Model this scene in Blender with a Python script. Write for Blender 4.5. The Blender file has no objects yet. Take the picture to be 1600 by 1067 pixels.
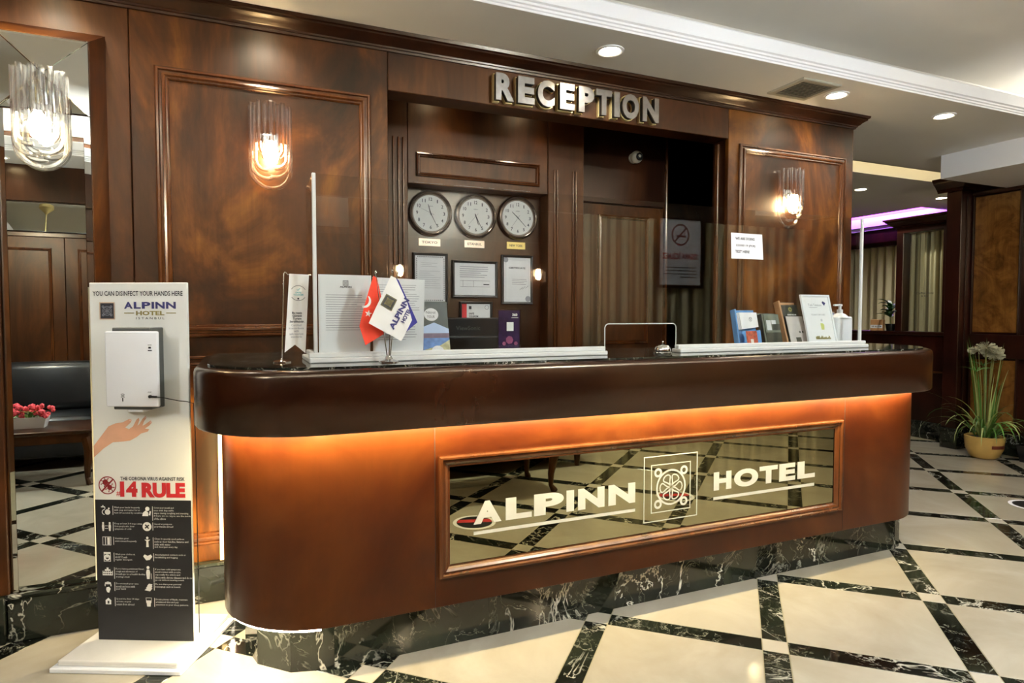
import bpy, bmesh, math, random
from mathutils import Vector, Matrix
random.seed(7)
PI = math.pi
SC = bpy.context.scene
COL = SC.collection

# ------------------------------------------------------------------ camera
cam = bpy.data.cameras.new('camera')
cam.sensor_width = 36.0
cam.lens = 984.2 * 36.0 / 1600.0
cam.clip_start = 0.05
camo = bpy.data.objects.new('camera', cam)
COL.objects.link(camo)
YAW, PIT = math.radians(23.364), math.radians(2.352)
camo.location = (0, 0, 1.30)
camo.rotation_euler = (PI / 2 - PIT, 0, -YAW)
SC.camera = camo

# ------------------------------------------------------------------ world, exposure
w = bpy.data.worlds.new('world')
SC.world = w
w.use_nodes = True
w.node_tree.nodes['Background'].inputs[0].default_value = (1.0, 0.95, 0.88, 1)
w.node_tree.nodes['Background'].inputs[1].default_value = 0.05
SC.view_settings.view_transform = 'Standard'
SC.view_settings.look = 'None'
SC.view_settings.gamma = 1.0
SC.view_settings.use_curve_mapping = False
SC.view_settings.exposure = 1.27
SC.cycles.max_bounces = 10
SC.cycles.diffuse_bounces = 5
SC.cycles.glossy_bounces = 5
SC.cycles.transmission_bounces = 8
SC.cycles.transparent_max_bounces = 24
SC.cycles.sample_clamp_indirect = 6.0
SC.cycles.caustics_reflective = False
SC.cycles.caustics_refractive = False
SC.cycles.use_denoising = True

WARM = (1.0, 0.97, 0.92)
DOWN_W = 12.0        # watts of one ceiling downlight
SCONCE_W = 26.0
CHAND_FILL_W = 140.0
COVE_FILL_W = 190.0
LED_W = 19.0
LED_C = (1.0, 0.82, 0.46)
CEIL = 2.68
WALL = 3.15

def lamp(name, kind, loc, power, color=WARM, size=0.1, rot=(0, 0, 0), parent=None, spot=None, blend=0.6, size_y=None):
    l = bpy.data.lights.new(name, kind)
    l.energy = power
    l.color = color
    if kind == 'AREA':
        l.shape = 'RECTANGLE' if size_y else 'DISK'
        l.size = size
        if size_y:
            l.size_y = size_y
    else:
        l.shadow_soft_size = size
    if kind == 'SPOT':
        l.spot_size = spot
        l.spot_blend = blend
    o = bpy.data.objects.new(name, l)
    COL.objects.link(o)
    o.location = loc
    o.rotation_euler = rot
    o.parent = parent
    return o

# ------------------------------------------------------------------ materials
def lin(h):
    h = h.lstrip('#')
    r = []
    for i in (0, 2, 4):
        c = int(h[i:i + 2], 16) / 255
        r.append(c / 12.92 if c <= 0.04045 else ((c + 0.055) / 1.055) ** 2.4)
    return (*r, 1.0)

LIN = lin
MATS = {}

class NT:
    def __init__(s, name):
        s.m = bpy.data.materials.new(name)
        s.m.use_nodes = True
        s.t = s.m.node_tree
        s.n = s.t.nodes
        s.n.clear()
        s.out = s.n.new('ShaderNodeOutputMaterial')
        MATS[name] = s.m
    def new(s, typ, **kw):
        nd = s.n.new('ShaderNode' + typ)
        for k, v in kw.items():
            if k in nd.inputs:
                nd.inputs[k].default_value = v
            else:
                setattr(nd, k, v)
        return nd
    def link(s, a, b):
        s.t.links.new(a, b)
    def bsdf(s, **kw):
        b = s.new('BsdfPrincipled')
        for k, v in kw.items():
            b.inputs[k.replace('_', ' ')].default_value = v
        s.link(b.outputs[0], s.out.inputs[0])
        return b
    def coords(s, scale=(1, 1, 1), rnd=0.0, use='Object'):
        tc = s.new('TexCoord')
        mp = s.new('Mapping')
        mp.inputs['Scale'].default_value = scale
        s.link(tc.outputs[use], mp.inputs['Vector'])
        if rnd:
            oi = s.new('ObjectInfo')
            mu = s.new('VectorMath', operation='SCALE')
            cx = s.new('CombineXYZ')
            for i in range(3):
                s.link(oi.outputs['Random'], cx.inputs[i])
            s.link(cx.outputs[0], mu.inputs[0])
            mu.inputs['Scale'].default_value = rnd
            s.link(mu.outputs[0], mp.inputs['Location'])
        return mp.outputs[0]
    def ramp(s, fac, stops):
        r = s.new('ValToRGB')
        e = r.color_ramp.elements
        while len(e) > 1:
            e.remove(e[-1])
        e[0].position, e[0].color = stops[0]
        for p, c in stops[1:]:
            x = e.new(p)
            x.color = c
        s.link(fac, r.inputs[0])
        return r.outputs[0]
    def mix(s, fac, a, b, blend='MIX'):
        m = s.new('Mix', data_type='RGBA', blend_type=blend)
        for i, v in ((0, fac), (6, a), (7, b)):
            if hasattr(v, 'links'):
                s.link(v, m.inputs[i])
            else:
                m.inputs[i].default_value = v
        return m.outputs[2]

def plain(name, hexc, rough=0.5, metal=0.0, var=0.08, scale=14.0, **kw):
    t = NT(name)
    b = t.bsdf(Roughness=rough, Metallic=metal, **kw)
    c = lin(hexc)
    nz = t.new('TexNoise', Scale=scale, Detail=3.0)
    t.link(t.coords(rnd=3.0), nz.inputs['Vector'])
    lo = tuple(x * (1 - var) for x in c[:3]) + (1,)
    hi = tuple(min(1, x * (1 + var)) for x in c[:3]) + (1,)
    t.link(t.ramp(nz.outputs[0], [(0.3, lo), (0.7, hi)]), b.inputs['Base Color'])
    return t.m

def emis(name, hexc, strength):
    t = NT(name)
    e = t.new('Emission', Color=lin(hexc), Strength=strength)
    t.link(e.outputs[0], t.out.inputs[0])
    return t.m

def wood(name, cols, scale=(1.3, 1.3, 0.55), rough=0.24, rnd=9.0, coat=0.25, grain=1.0, k=1.0, cr=0.2, spec=0.5):
    t = NT(name)
    b = t.bsdf(Roughness=rough, Coat_Weight=coat, Coat_Roughness=cr, Specular_IOR_Level=spec, Specular_Tint=(1.0, 0.80, 0.56, 1), Coat_Tint=(1.0, 0.88, 0.7, 1))
    lin = lambda h: tuple(c * k for c in LIN(h)[:3]) + (1,)
    v = t.coords(scale, rnd)
    n1 = t.new('TexNoise', Scale=1.35, Detail=7.0, Roughness=0.62, Distortion=1.9)
    t.link(v, n1.inputs['Vector'])
    c1 = t.ramp(n1.outputs[0], [(0.34, lin(cols[0])), (0.45, lin(cols[1])), (0.55, lin(cols[2])), (0.68, lin(cols[3]))])
    g = t.coords((46, 46, 2.4), rnd)
    n2 = t.new('TexNoise', Scale=1.0, Detail=4.0, Roughness=0.7, Distortion=0.5)
    t.link(g, n2.inputs['Vector'])
    gk = grain
    grain = t.ramp(n2.outputs[0], [(0.3, (1 - 0.20 * gk, 1 - 0.22 * gk, 1 - 0.24 * gk, 1)), (0.65, (1 + 0.06 * gk, 1 + 0.06 * gk, 1 + 0.06 * gk, 1))])
    t.link(t.mix(1.0, c1, grain, 'MULTIPLY'), b.inputs['Base Color'])
    return t.m

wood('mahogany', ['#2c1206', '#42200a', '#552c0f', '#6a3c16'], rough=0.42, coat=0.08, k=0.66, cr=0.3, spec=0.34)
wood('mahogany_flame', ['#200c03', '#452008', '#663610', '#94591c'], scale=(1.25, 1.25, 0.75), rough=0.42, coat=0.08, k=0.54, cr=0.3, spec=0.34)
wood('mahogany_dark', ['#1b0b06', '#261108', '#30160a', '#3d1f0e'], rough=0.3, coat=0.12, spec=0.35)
wood('counter_wood', ['#481c0a', '#57260d', '#633011', '#703b18'], scale=(0.7, 0.7, 0.9), coat=0.15, grain=0.35, rough=0.3, k=0.42, spec=0.35)
wood('band_wood', ['#200c06', '#291107', '#321609', '#3f1f0e'], scale=(0.5, 0.5, 0.8), coat=0.2, rough=0.24, grain=0.25, k=0.62, spec=0.4)
wood('moulding_wood', ['#44230f', '#532d15', '#5f361a', '#6d4222'], rough=0.2, coat=0.45, k=0.75)
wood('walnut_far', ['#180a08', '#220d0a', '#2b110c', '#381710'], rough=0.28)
wood('burl', ['#553517', '#6d4720', '#7d5427', '#8d632f'], scale=(2.5, 2.5, 2.5), rough=0.24)

def marble_black(name, wr=0.012, scale=2.2, rough=0.08):
    t = NT(name)
    b = t.bsdf(Roughness=rough)
    v = t.coords((1, 1, 1), 23.0)
    base = t.new('TexNoise', Scale=3.0, Detail=4.0)
    t.link(v, base.inputs['Vector'])
    c = t.ramp(base.outputs[0], [(0.35, lin('#0c0d0b')), (0.62, lin('#23271e')), (0.8, lin('#3a3d2e'))])
    for sc, wd, br in ((scale, wr, '#d9d4c4'), (scale * 2.7, wr * 0.8, '#8f8d7e')):
        n = t.new('TexNoise', Scale=sc, Detail=5.0, Roughness=0.62, Distortion=1.3)
        t.link(v, n.inputs['Vector'])
        d = t.new('Math', operation='SUBTRACT')
        t.link(n.outputs[0], d.inputs[0])
        d.inputs[1].default_value = 0.5
        a = t.new('Math', operation='ABSOLUTE')
        t.link(d.outputs[0], a.inputs[0])
        mk = t.new('TexNoise', Scale=sc * 0.9, Detail=2.0)
        t.link(v, mk.inputs['Vector'])
        th = t.ramp(mk.outputs[0], [(0.42, (0, 0, 0, 1)), (0.62, (1, 1, 1, 1))])
        r = t.ramp(a.outputs[0], [(0.0, (1, 1, 1, 1)), (wd, (0, 0, 0, 1))])
        f = t.mix(1.0, r, th, 'MULTIPLY')
        c = t.mix(f, c, lin(br))
    t.link(c, b.inputs['Base Color'])
    return t.m
marble_black('marble_black')
marble_black('marble_strip', 0.016, 3.0, 0.07)
marble_black('marble_top', 0.008, 6.0, 0.05)

def marble_cream(name, a, bcol, c3, rough=0.09):
    t = NT(name)
    b = t.bsdf(Roughness=rough)
    v = t.coords((1, 1, 1), 31.0)
    n = t.new('TexNoise', Scale=1.8, Detail=6.0, Roughness=0.6, Distortion=0.8)
    t.link(v, n.inputs['Vector'])
    c = t.ramp(n.outputs[0], [(0.3, lin(a)), (0.52, lin(bcol)), (0.72, lin(c3))])
    oi = t.new('ObjectInfo')
    tint = t.ramp(oi.outputs['Random'], [(0.0, (0.93, 0.92, 0.89, 1)), (1.0, (1, 1, 1, 1))])
    t.link(t.mix(1.0, c, tint, 'MULTIPLY'), b.inputs['Base Color'])
    return t.m
marble_cream('marble_cream', '#a59c8a', '#b1a998', '#bdb6a7')
marble_cream('marble_pale', '#b8b0a0', '#c0b8a8', '#c8c1b2')
marble_cream('marble_white', '#d8d6d0', '#e6e4df', '#efeeea', 0.25)

plain('grout', '#8d8468', 0.7)
plain('ceiling_beige', '#ecebe6', 0.75, var=0.02, scale=2)
plain('ceiling_upper', '#e2ddd4', 0.75, var=0.02, scale=2)
plain('plaster_white', '#efeeee', 0.6, var=0.015, scale=2)
plain('chrome', '#d8d8d6', 0.08, 1.0, var=0.03)
plain('steel_brushed', '#9c968e', 0.3, 1.0, var=0.12, scale=30)
plain('brass_bright', '#f0dc9c', 0.3, 0.6, var=0.04)
plain('dark_gap', '#17130f', 0.6)
plain('aluminium', '#dcdedb', 0.38, 0.25, var=0.03)
plain('paper', '#f1f0f2', 0.7, var=0.015)
plain('paper_grey', '#d5d6d8', 0.5, var=0.04)
plain('ink', '#22222a', 0.6)
plain('ink_light', '#8d8f96', 0.6)
plain('ink_navy', '#2b2a62', 0.6)
plain('ink_gold', '#8f8548', 0.5)
plain('ink_red', '#c2262b', 0.6)
plain('ink_dark_red', '#8e2328', 0.6)
plain('ink_teal', '#63b9bd', 0.6)
plain('board_white', '#eceee9', 0.45, var=0.01)
plain('board_black', '#1d1d1f', 0.42, var=0.1)
plain('print_white', '#e9e9e6', 0.5)
plain('plastic_white', '#eff2f6', 0.22, var=0.01)
plain('plastic_dark', '#474a48', 0.4)
plain('plastic_black', '#0e0f10', 0.28)
plain('skin_print', '#dca889', 0.6, var=0.16, scale=7)
plain('nail_print', '#eec4b4', 0.5)
plain('flag_red', '#e8442a', 0.75, var=0.07)
plain('flag_white', '#f1f0ea', 0.75, var=0.03)
plain('flag_blue', '#35338a', 0.75, var=0.1)
plain('clock_face', '#e9e8e2', 0.45, var=0.01)
plain('clock_rim', '#a5968a', 0.24, 0.9, var=0.1)
plain('plate_pink', '#dcc0a4', 0.35, 0.4)
plain('plate_gold', '#d3b96f', 0.3, 0.6)
plain('frame_black', '#16130f', 0.3)
plain('leather', '#15171a', 0.3, var=0.3, scale=9)
plain('pot_ceramic', '#c6a25a', 0.25, var=0.12, scale=6)
plain('pot_red', '#6a2a16', 0.4)
plain('planter_dark', '#141516', 0.25)
plain('soil', '#2b2016', 0.9)
plain('leaf', '#4f7a2c', 0.5, var=0.35, scale=8)
plain('leaf_pale', '#a4b06a', 0.55, var=0.25, scale=8)
plain('leaf_dark', '#1f4a1c', 0.4, var=0.3)
plain('stem', '#7d7a3a', 0.6)
plain('bloom', '#a5a284', 0.85, var=0.25, scale=30)
plain('petal_red', '#d94a55', 0.6, var=0.2)
plain('blue_holder', '#5f93cf', 0.25, var=0.05)
plain('card_dark', '#33362f', 0.4, var=0.3, scale=20)
plain('card_olive', '#6f7568', 0.4, var=0.25, scale=25)
plain('card_brown', '#a87b55', 0.5)
plain('card_grey', '#c4bdb9', 0.4, var=0.1, scale=12)
plain('card_purple', '#2e1a44', 0.25, var=0.4, scale=22)
plain('card_pink', '#8c3f68', 0.4, var=0.3, scale=30)
plain('food_red', '#a8452c', 0.5, var=0.5, scale=60)
plain('yellow', '#d3a63a', 0.5)
plain('lime', '#cdd27a', 0.5)
plain('sea_sky', '#aebfe2', 0.35, var=0.06)
plain('sea_hill', '#6a5068', 0.4, var=0.25, scale=40)
plain('sea_water', '#4a73b6', 0.35, var=0.3, scale=45)
plain('sea_sand', '#b9b184', 0.4, var=0.3, scale=50)
plain('vent_grey', '#b3ae9c', 0.5)
plain('vent_dark', '#35342e', 0.7)
plain('cable_black', '#0c0c0c', 0.5)
plain('cardboard', '#b98a58', 0.7)
plain('cctv_white', '#cfc9b4', 0.35)
plain('rear_screen', '#222230', 0.3)

def glass_thin(name, tint=(1, 1, 1, 1), rough=0.0, ior=1.5):
    t = NT(name)
    tr = t.new('BsdfTransparent', Color=tint)
    gl = t.new('BsdfGlossy', Roughness=rough)
    fr = t.new('Fresnel')
    ge = t.new('NewGeometry')
    mr_ = t.new('MapRange')
    t.link(ge.outputs['Backfacing'], mr_.inputs[0])
    mr_.inputs[3].default_value = ior
    mr_.inputs[4].default_value = 1.0 / ior
    t.link(mr_.outputs[0], fr.inputs['IOR'])
    mx = t.new('MixShader')
    t.link(fr.outputs[0], mx.inputs[0])
    t.link(tr.outputs[0], mx.inputs[1])
    t.link(gl.outputs[0], mx.inputs[2])
    t.link(mx.outputs[0], t.out.inputs[0])
    return t.m
glass_thin('screen_glass', (0.97, 0.985, 0.975, 1), 0.0, 1.52)
glass_thin('acrylic', (0.97, 0.97, 0.98, 1), 0.02, 1.45)
glass_thin('clock_glass', (1, 1, 1, 1), 0.0, 1.4)

def crystal(name):
    t = NT(name)
    g = t.new('BsdfGlass', IOR=1.5, Roughness=0.10)
    tr = t.new('BsdfTransparent')
    mx = t.new('MixShader')
    mx.inputs[0].default_value = 0.5
    t.link(tr.outputs[0], mx.inputs[1])
    t.link(g.outputs[0], mx.inputs[2])
    t.link(mx.outputs[0], t.out.inputs[0])
crystal('crystal')

def mirror(name, col, rough=0.0):
    t = NT(name)
    t.bsdf(Base_Color=col, Metallic=1.0, Roughness=rough)
mirror('mirror_silver', (0.80, 0.83, 0.78, 1))
mirror('mirror_bronze', (0.42, 0.37, 0.21, 1), 0.01)
plain('etched', '#f2f2e6', 0.32, 0.55, var=0.02)

def curtain_mat(name, cols):
    t = NT(name)
    b = t.bsdf(Roughness=0.75)
    wv = t.new('TexWave', Scale=2.6, Distortion=0.4, Detail=2.0)
    wv.bands_direction = 'Y'
    t.link(t.coords((1, 1, 0.02)), wv.inputs['Vector'])
    t.link(t.ramp(wv.outputs[0], [(0.0, lin(cols[0])), (0.22, lin(cols[1])), (0.8, lin(cols[2]))]), b.inputs['Base Color'])
curtain_mat('curtain_beige', ['#6d6143', '#c9bd92', '#d8cda4'])

emis('lamp_disc', '#fff0cf', 22.0)
emis('bulb', '#ffe2b0', 80.0)
emis('led_warm', '#ffcf80', 9.0)
emis('led_white', '#fff0cf', 60.0)
emis('led_wall', '#ffd890', 4.0)
emis('led_purple', '#b43cff', 7.0)
emis('led_cream', '#ffe9b0', 5.0)
emis('screen_purple', '#6a4ae0', 3.0)

# ------------------------------------------------------------------ mesh helpers
PRINT = {'lettering', 'title', 'print', 'small_print', 'numerals', 'rule_text', 'letterhead', 'grey_print', 'photo_print', 'border_print', 'dispenser_print', 'printed_nails', 'skyline_print', 'check_mark', 'pennant_print', 'blue_mark', 'leaflet_print', 'food_caption', 'white_print', 'pink_print', 'dark_panel', 'corner_print', 'table_print', 'symbol', 'leaflet', 'holder', 'pane_lettering', 'rule_icon', 'virus_mark', 'rule_title', 'crescent_and_star', 'hotel_name', 'hotel_word', 'cover_title'}
class MB:
    def __init__(s):
        s.v, s.f = [], []
    def add(s, vs, fs):
        n = len(s.v)
        s.v += [tuple(p) for p in vs]
        s.f += [tuple(i + n for i in q) for q in fs]
        return s
    def box(s, x0, x1, y0, y1, z0, z1):
        vs = [(x, y, z) for z in (z0, z1) for x, y in ((x0, y0), (x1, y0), (x1, y1), (x0, y1))]
        return s.add(vs, [(3, 2, 1, 0), (4, 5, 6, 7), (0, 1, 5, 4), (1, 2, 6, 5), (2, 3, 7, 6), (3, 0, 4, 7)])
    def rbox(s, x0, x1, y0, y1, z0, z1, b=0.005, seg=2):
        bm = bmesh.new()
        bmesh.ops.create_cube(bm, size=1.0)
        for v in bm.verts:
            v.co = Vector(((x0 + x1) / 2 + v.co.x * (x1 - x0), (y0 + y1) / 2 + v.co.y * (y1 - y0), (z0 + z1) / 2 + v.co.z * (z1 - z0)))
        bmesh.ops.bevel(bm, geom=bm.edges[:], offset=b, segments=seg, profile=0.5, affect='EDGES')
        bm.verts.index_update()
        s.add([v.co[:] for v in bm.verts], [[v.index for v in f.verts] for f in bm.faces])
        bm.free()
        return s
    def loops(s, rings, closed=True, cap0=True, cap1=True):
        n = len(rings[0])
        fs = []
        for k in range(len(rings) - 1):
            for i in range(n if closed else n - 1):
                j = (i + 1) % n
                fs.append((k * n + i, k * n + j, (k + 1) * n + j, (k + 1) * n + i))
        if cap0:
            fs.append(tuple(range(n - 1, -1, -1)))
        if cap1:
            fs.append(tuple((len(rings) - 1) * n + i for i in range(n)))
        return s.add([p for r in rings for p in r], fs)
    def prism(s, poly, z0, z1):
        return s.loops([[(x, y, z0) for x, y in poly], [(x, y, z1) for x, y in poly]])
    def plate(s, poly, y0, y1):
        """polygon given in x,z (counter-clockwise seen from -Y), front at y0, back at y1"""
        return s.loops([[(x, y1, z) for x, z in poly], [(x, y0, z) for x, z in poly]])
    def flat(s, poly, y):
        return s.add([(x, y, z) for x, z in poly], [tuple(range(len(poly)))])
    def rect(s, x0, x1, z0, z1, y):
        return s.flat([(x0, z0), (x1, z0), (x1, z1), (x0, z1)], y)
    def disc(s, cx, cz, r, y, n=28, sx=1.0):
        return s.flat([(cx + r * sx * math.cos(2 * PI * i / n), cz + r * math.sin(2 * PI * i / n)) for i in range(n)], y)
    def annulus(s, cx, cz, r0, r1, y, n=32, a0=0.0, a1=2 * PI, sx=1.0):
        full = abs(a1 - a0 - 2 * PI) < 1e-6
        m = n if full else n + 1
        A = [a0 + (a1 - a0) * i / n for i in range(m)]
        vs = [(cx + r * sx * math.cos(a), y, cz + r * math.sin(a)) for a in A for r in (r0, r1)]
        fs = [(2 * i, 2 * i + 1, 2 * ((i + 1) % m) + 1, 2 * ((i + 1) % m)) for i in range(n)]
        return s.add(vs, fs)
    def stroke(s, pts, wd, y, closed=False):
        """flat ribbon of width wd along x,z points"""
        P = [Vector(p) for p in pts]
        n = len(P)
        L, R = [], []
        for i in range(n):
            a = P[(i - 1) % n] if (closed or i > 0) else P[i]
            b = P[(i + 1) % n] if (closed or i < n - 1) else P[i]
            d = (b - a).normalized()
            q = Vector((-d.y, d.x)) * wd / 2
            L.append(P[i] + q)
            R.append(P[i] - q)
        vs = []
        for l, r in zip(L, R):
            vs += [(r.x, y, r.y), (l.x, y, l.y)]
        fs = [(2 * i, 2 * ((i + 1) % n), 2 * ((i + 1) % n) + 1, 2 * i + 1) for i in range(n if closed else n - 1)]
        return s.add(vs, fs)
    def tube(s, pts, r, n=8, flatx=1.0):
        P = [Vector(p) for p in pts]
        rings = []
        up = Vector((0, 0, 1))
        d0 = (P[1] - P[0]).normalized()
        if abs(d0.dot(up)) > 0.9:
            up = Vector((0, 1, 0))
        sd = d0.cross(up).normalized()
        for i, p in enumerate(P):
            a = P[max(0, i - 1)]
            b = P[min(len(P) - 1, i + 1)]
            d = (b - a).normalized()
            sd = (sd - d * sd.dot(d)).normalized()
            u = sd.cross(d)
            rr = r[i] if isinstance(r, (list, tuple)) else r
            rings.append([tuple(p + sd * math.cos(2 * PI * k / n) * rr * flatx + u * math.sin(2 * PI * k / n) * rr) for k in range(n)])
        return s.loops(rings)
    def lathe(s, prof, n=24, c=(0, 0, 0), cap=True):
        rings = [[(c[0] + r * math.cos(2 * PI * i / n), c[1] + r * math.sin(2 * PI * i / n), c[2] + z) for i in range(n)] for r, z in prof]
        return s.loops(rings, cap0=cap, cap1=cap)
    def latheY(s, prof, n=28, c=(0, 0, 0), cap=True):
        """prof of (r, out): out is towards -Y"""
        rings = [[(c[0] + r * math.cos(2 * PI * i / n), c[1] - o, c[2] + r * math.sin(2 * PI * i / n)) for i in range(n)] for r, o in prof]
        return s.loops(rings, cap0=cap, cap1=cap)
    def frame(s, x0, x1, z0, z1, y, prof):
        """mitred rectangular moulding on a wall facing -Y; prof = (inset from outer edge, height out)"""
        rings = []
        for i, o in prof:
            rings.append([(x0 + i, y - o, z0 + i), (x1 - i, y - o, z0 + i), (x1 - i, y - o, z1 - i), (x0 + i, y - o, z1 - i)])
        return s.loops(rings, cap0=False, cap1=False)
    def text(s, body, x0, x1, z0, z1, y, bold=0.0, fit=True, align='CENTER', ext=0.0, rot=0.0, res=2, sp=1.0):
        cu = bpy.data.curves.new('t', 'FONT')
        cu.body = body
        cu.resolution_u = res
        cu.offset = bold
        cu.extrude = ext
        cu.space_character = sp
        o = bpy.data.objects.new('t', cu)
        me = o.to_mesh()
        V = [v.co.copy() for v in me.vertices]
        F = [tuple(p.vertices) for p in me.polygons]
        o.to_mesh_clear()
        bpy.data.objects.remove(o)
        bpy.data.curves.remove(cu)
        if not V:
            return s
        ax, bx = min(v.x for v in V), max(v.x for v in V)
        ay, by = min(v.y for v in V), max(v.y for v in V)
        kz = (z1 - z0) / max(1e-6, by - ay)
        kx = (x1 - x0) / max(1e-6, bx - ax)
        ox = x0
        if not fit:
            k = min(kz, kx)
            wd = (bx - ax) * k
            kx = k
            kz = k
            ox = x0 if align == 'LEFT' else (x0 + x1 - wd) / 2
        cx, cz = (x0 + x1) / 2, (z0 + z1) / 2
        out = []
        for v in V:
            X = ox + (v.x - ax) * kx
            Z = z0 + (v.y - ay) * kz
            if rot:
                dx, dz = X - cx, Z - cz
                X = cx + dx * math.cos(rot) - dz * math.sin(rot)
                Z = cz + dx * math.sin(rot) + dz * math.cos(rot)
            out.append((X, y - v.z, Z))
        return s.add(out, F)
    def xform(s, M):
        s.v = [tuple(M @ Vector(p)) for p in s.v]
        return s
    def build(s, name, mat, parent=None, smooth=False, angle=35):
        me = bpy.data.meshes.new(name)
        me.from_pydata(s.v, [], s.f)
        me.validate()
        if smooth:
            for p in me.polygons:
                p.use_smooth = True
            me.set_sharp_from_angle(angle=math.radians(angle))
        me.materials.append(MATS[mat])
        o = bpy.data.objects.new(name, me)
        COL.objects.link(o)
        o.parent = parent
        if parent is not None and name in PRINT:
            o['kind'] = 'stuff'
        return o

def tag(o, label, cat, group=None):
    o['label'] = label
    o['category'] = cat
    if group:
        o['group'] = group
    return o

def thing(name, label, cat, loc=(0, 0, 0), rz=0.0, group=None, rx=0.0):
    o = bpy.data.objects.new(name, None)
    o.empty_display_size = 0.1
    COL.objects.link(o)
    o.location = loc
    o.rotation_euler = (rx, 0, rz)
    return tag(o, label, cat, group)

def struct(o):
    o['kind'] = 'structure'
    return o

def sroot(name):
    o = bpy.data.objects.new(name, None)
    COL.objects.link(o)
    return struct(o)

def copy_tree(o, parent=None):
    c = o.copy()
    COL.objects.link(c)
    c.parent = parent
    for ch in list(o.children):
        copy_tree(ch, c)
    return c

def outline(xl, xr, yf, yb, rl, rr, ret=None, n=12, inset=0.0):
    """counter plan: rounded front corners; ret = (x, y) of the return to the wall on the left"""
    i = inset
    xl, xr, yf, rl, rr = xl + i, xr - i, yf + i, max(0.02, rl - i), max(0.02, rr - i)
    P = [(xl, ret[1])]
    for k in range(n + 1):
        a = PI / 2 * k / n
        P.append((xl + rl - rl * math.cos(a), yf + rl - rl * math.sin(a)))
    for k in range(n + 1):
        a = PI / 2 * k / n
        P.append((xr - rr + rr * math.sin(a), yf + rr - rr * math.cos(a)))
    P += [(xr, yb), (ret[0], yb), (ret[0], ret[1])]
    return P

# ================================================================== FLOOR
FA = math.radians(42.905)
UX, UY = math.cos(FA), -math.sin(FA)
WX, WY = math.sin(FA), math.cos(FA)
PU, PW, SW, JT = 0.704, 0.7025, 0.095, 0.0016
floor = struct(MB().box(-3.6, 9.0, -1.3, 7.6, -0.08, -0.0015).build('floor', 'grout'))

def slab_mesh(name, a, b, mat):
    o = MB().rbox(-a / 2 + JT, a / 2 - JT, -b / 2 + JT, b / 2 - JT, -0.012, 0.0, 0.0008, 1)
    me = bpy.data.meshes.new(name)
    me.from_pydata(o.v, [], o.f)
    me.materials.append(MATS[mat])
    return me
m_tile = slab_mesh('floor_tile', PU - SW, PW - SW, 'marble_cream')
m_su = slab_mesh('border_strip', PU - SW, SW, 'marble_strip')
m_sw = slab_mesh('border_strip', SW, PW - SW, 'marble_strip')
m_sq = slab_mesh('corner_tile', SW, SW, 'marble_pale')

def in_room(x, y, m=0.3):
    if x < -2.5 or x > 7.0 or y < -0.95 or y > 6.0:
        return False
    if y > 3.15 + m and x < 3.9 - m:
        return False
    if -0.05 + m < x < 3.4 - m and 2.35 + m < y < 3.1:
        return False
    if x > 6.6 + m * 0.5:
        return False
    return True
for i in range(-8, 9):
    for j in range(-8, 16):
        u, v = 0.164 + PU * i, 2.636 + PW * j
        for nm, me, du, dv in (('floor_tile', m_tile, PU / 2, PW / 2), ('border_strip', m_su, PU / 2, 0), ('border_strip', m_sw, 0, PW / 2), ('corner_tile', m_sq, 0, 0)):
            a, b = u + du, v + dv
            x, y = a * UX + b * WX, a * UY + b * WY
            if in_room(x, y, 0.3 if nm != 'corner_tile' else 0.05):
                o = bpy.data.objects.new(nm, me)
                COL.objects.link(o)
                o.location = (x, y, 0)
                o.rotation_euler = (0, 0, -FA)
                o.parent = floor

# ================================================================== FRONT WALL
PROF = [(0.0, 0.0), (0.0, 0.012), (0.006, 0.018), (0.014, 0.018), (0.018, 0.010), (0.026, 0.010), (0.030, 0.020), (0.038, 0.022), (0.044, 0.012), (0.050, 0.012), (0.054, 0.006), (0.056, 0.0)]
THIN = [(0.0, 0.0), (0.002, 0.012), (0.010, 0.016), (0.016, 0.008), (0.022, 0.010), (0.028, 0.0)]
wf = sroot('wall_front')
def panel(root, x0, x1, z0, z1, mat='mahogany_flame', y0=WALL, y1=WALL + 0.04, name='wall_panel'):
    return MB().rbox(x0, x1, y0, y1, z0, z1, 0.003, 1).build(name, mat, root)
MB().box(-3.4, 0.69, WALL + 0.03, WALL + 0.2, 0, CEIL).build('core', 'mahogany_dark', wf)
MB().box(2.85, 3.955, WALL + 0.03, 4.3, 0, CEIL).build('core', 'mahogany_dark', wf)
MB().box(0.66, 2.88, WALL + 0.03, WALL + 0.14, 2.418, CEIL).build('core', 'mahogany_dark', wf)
panel(wf, -3.4, -0.4165, 0.18, CEIL, 'mahogany')
panel(wf, -0.4135, 0.69, 0.18, CEIL)
panel(wf, 0.692, 2.848, 2.415, CEIL, 'mahogany', y1=WALL + 0.14)
panel(wf, 2.85, 3.96, 0.0, CEIL)
MB().box(3.956, 3.966, WALL + 0.002, 4.3, 0, CEIL).build('end_panel', 'mahogany', wf)
MB().frame(-0.322, 0.604, 1.205, 2.378, WALL, PROF).build('panel_moulding', 'moulding_wood', wf)
MB().frame(-0.322, 0.604, 0.26, 1.12, WALL, PROF).build('panel_moulding', 'moulding_wood', wf)
MB().frame(2.932, 3.886, 1.205, 2.392, WALL, PROF).build('panel_moulding', 'moulding_wood', wf)
MB().frame(2.932, 3.886, 0.26, 1.12, WALL, PROF).build('panel_moulding', 'moulding_wood', wf)
# marble base of the front wall
bb = struct(MB().rbox(-0.52, 0.69, 3.12, WALL + 0.03, 0, 0.165, 0.004, 1).build('baseboard_front', 'marble_black'))
MB().rbox(-0.52, 0.69, 3.112, WALL + 0.03, 0.165, 0.18, 0.003, 1).build('ledge', 'marble_black', bb)

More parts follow.
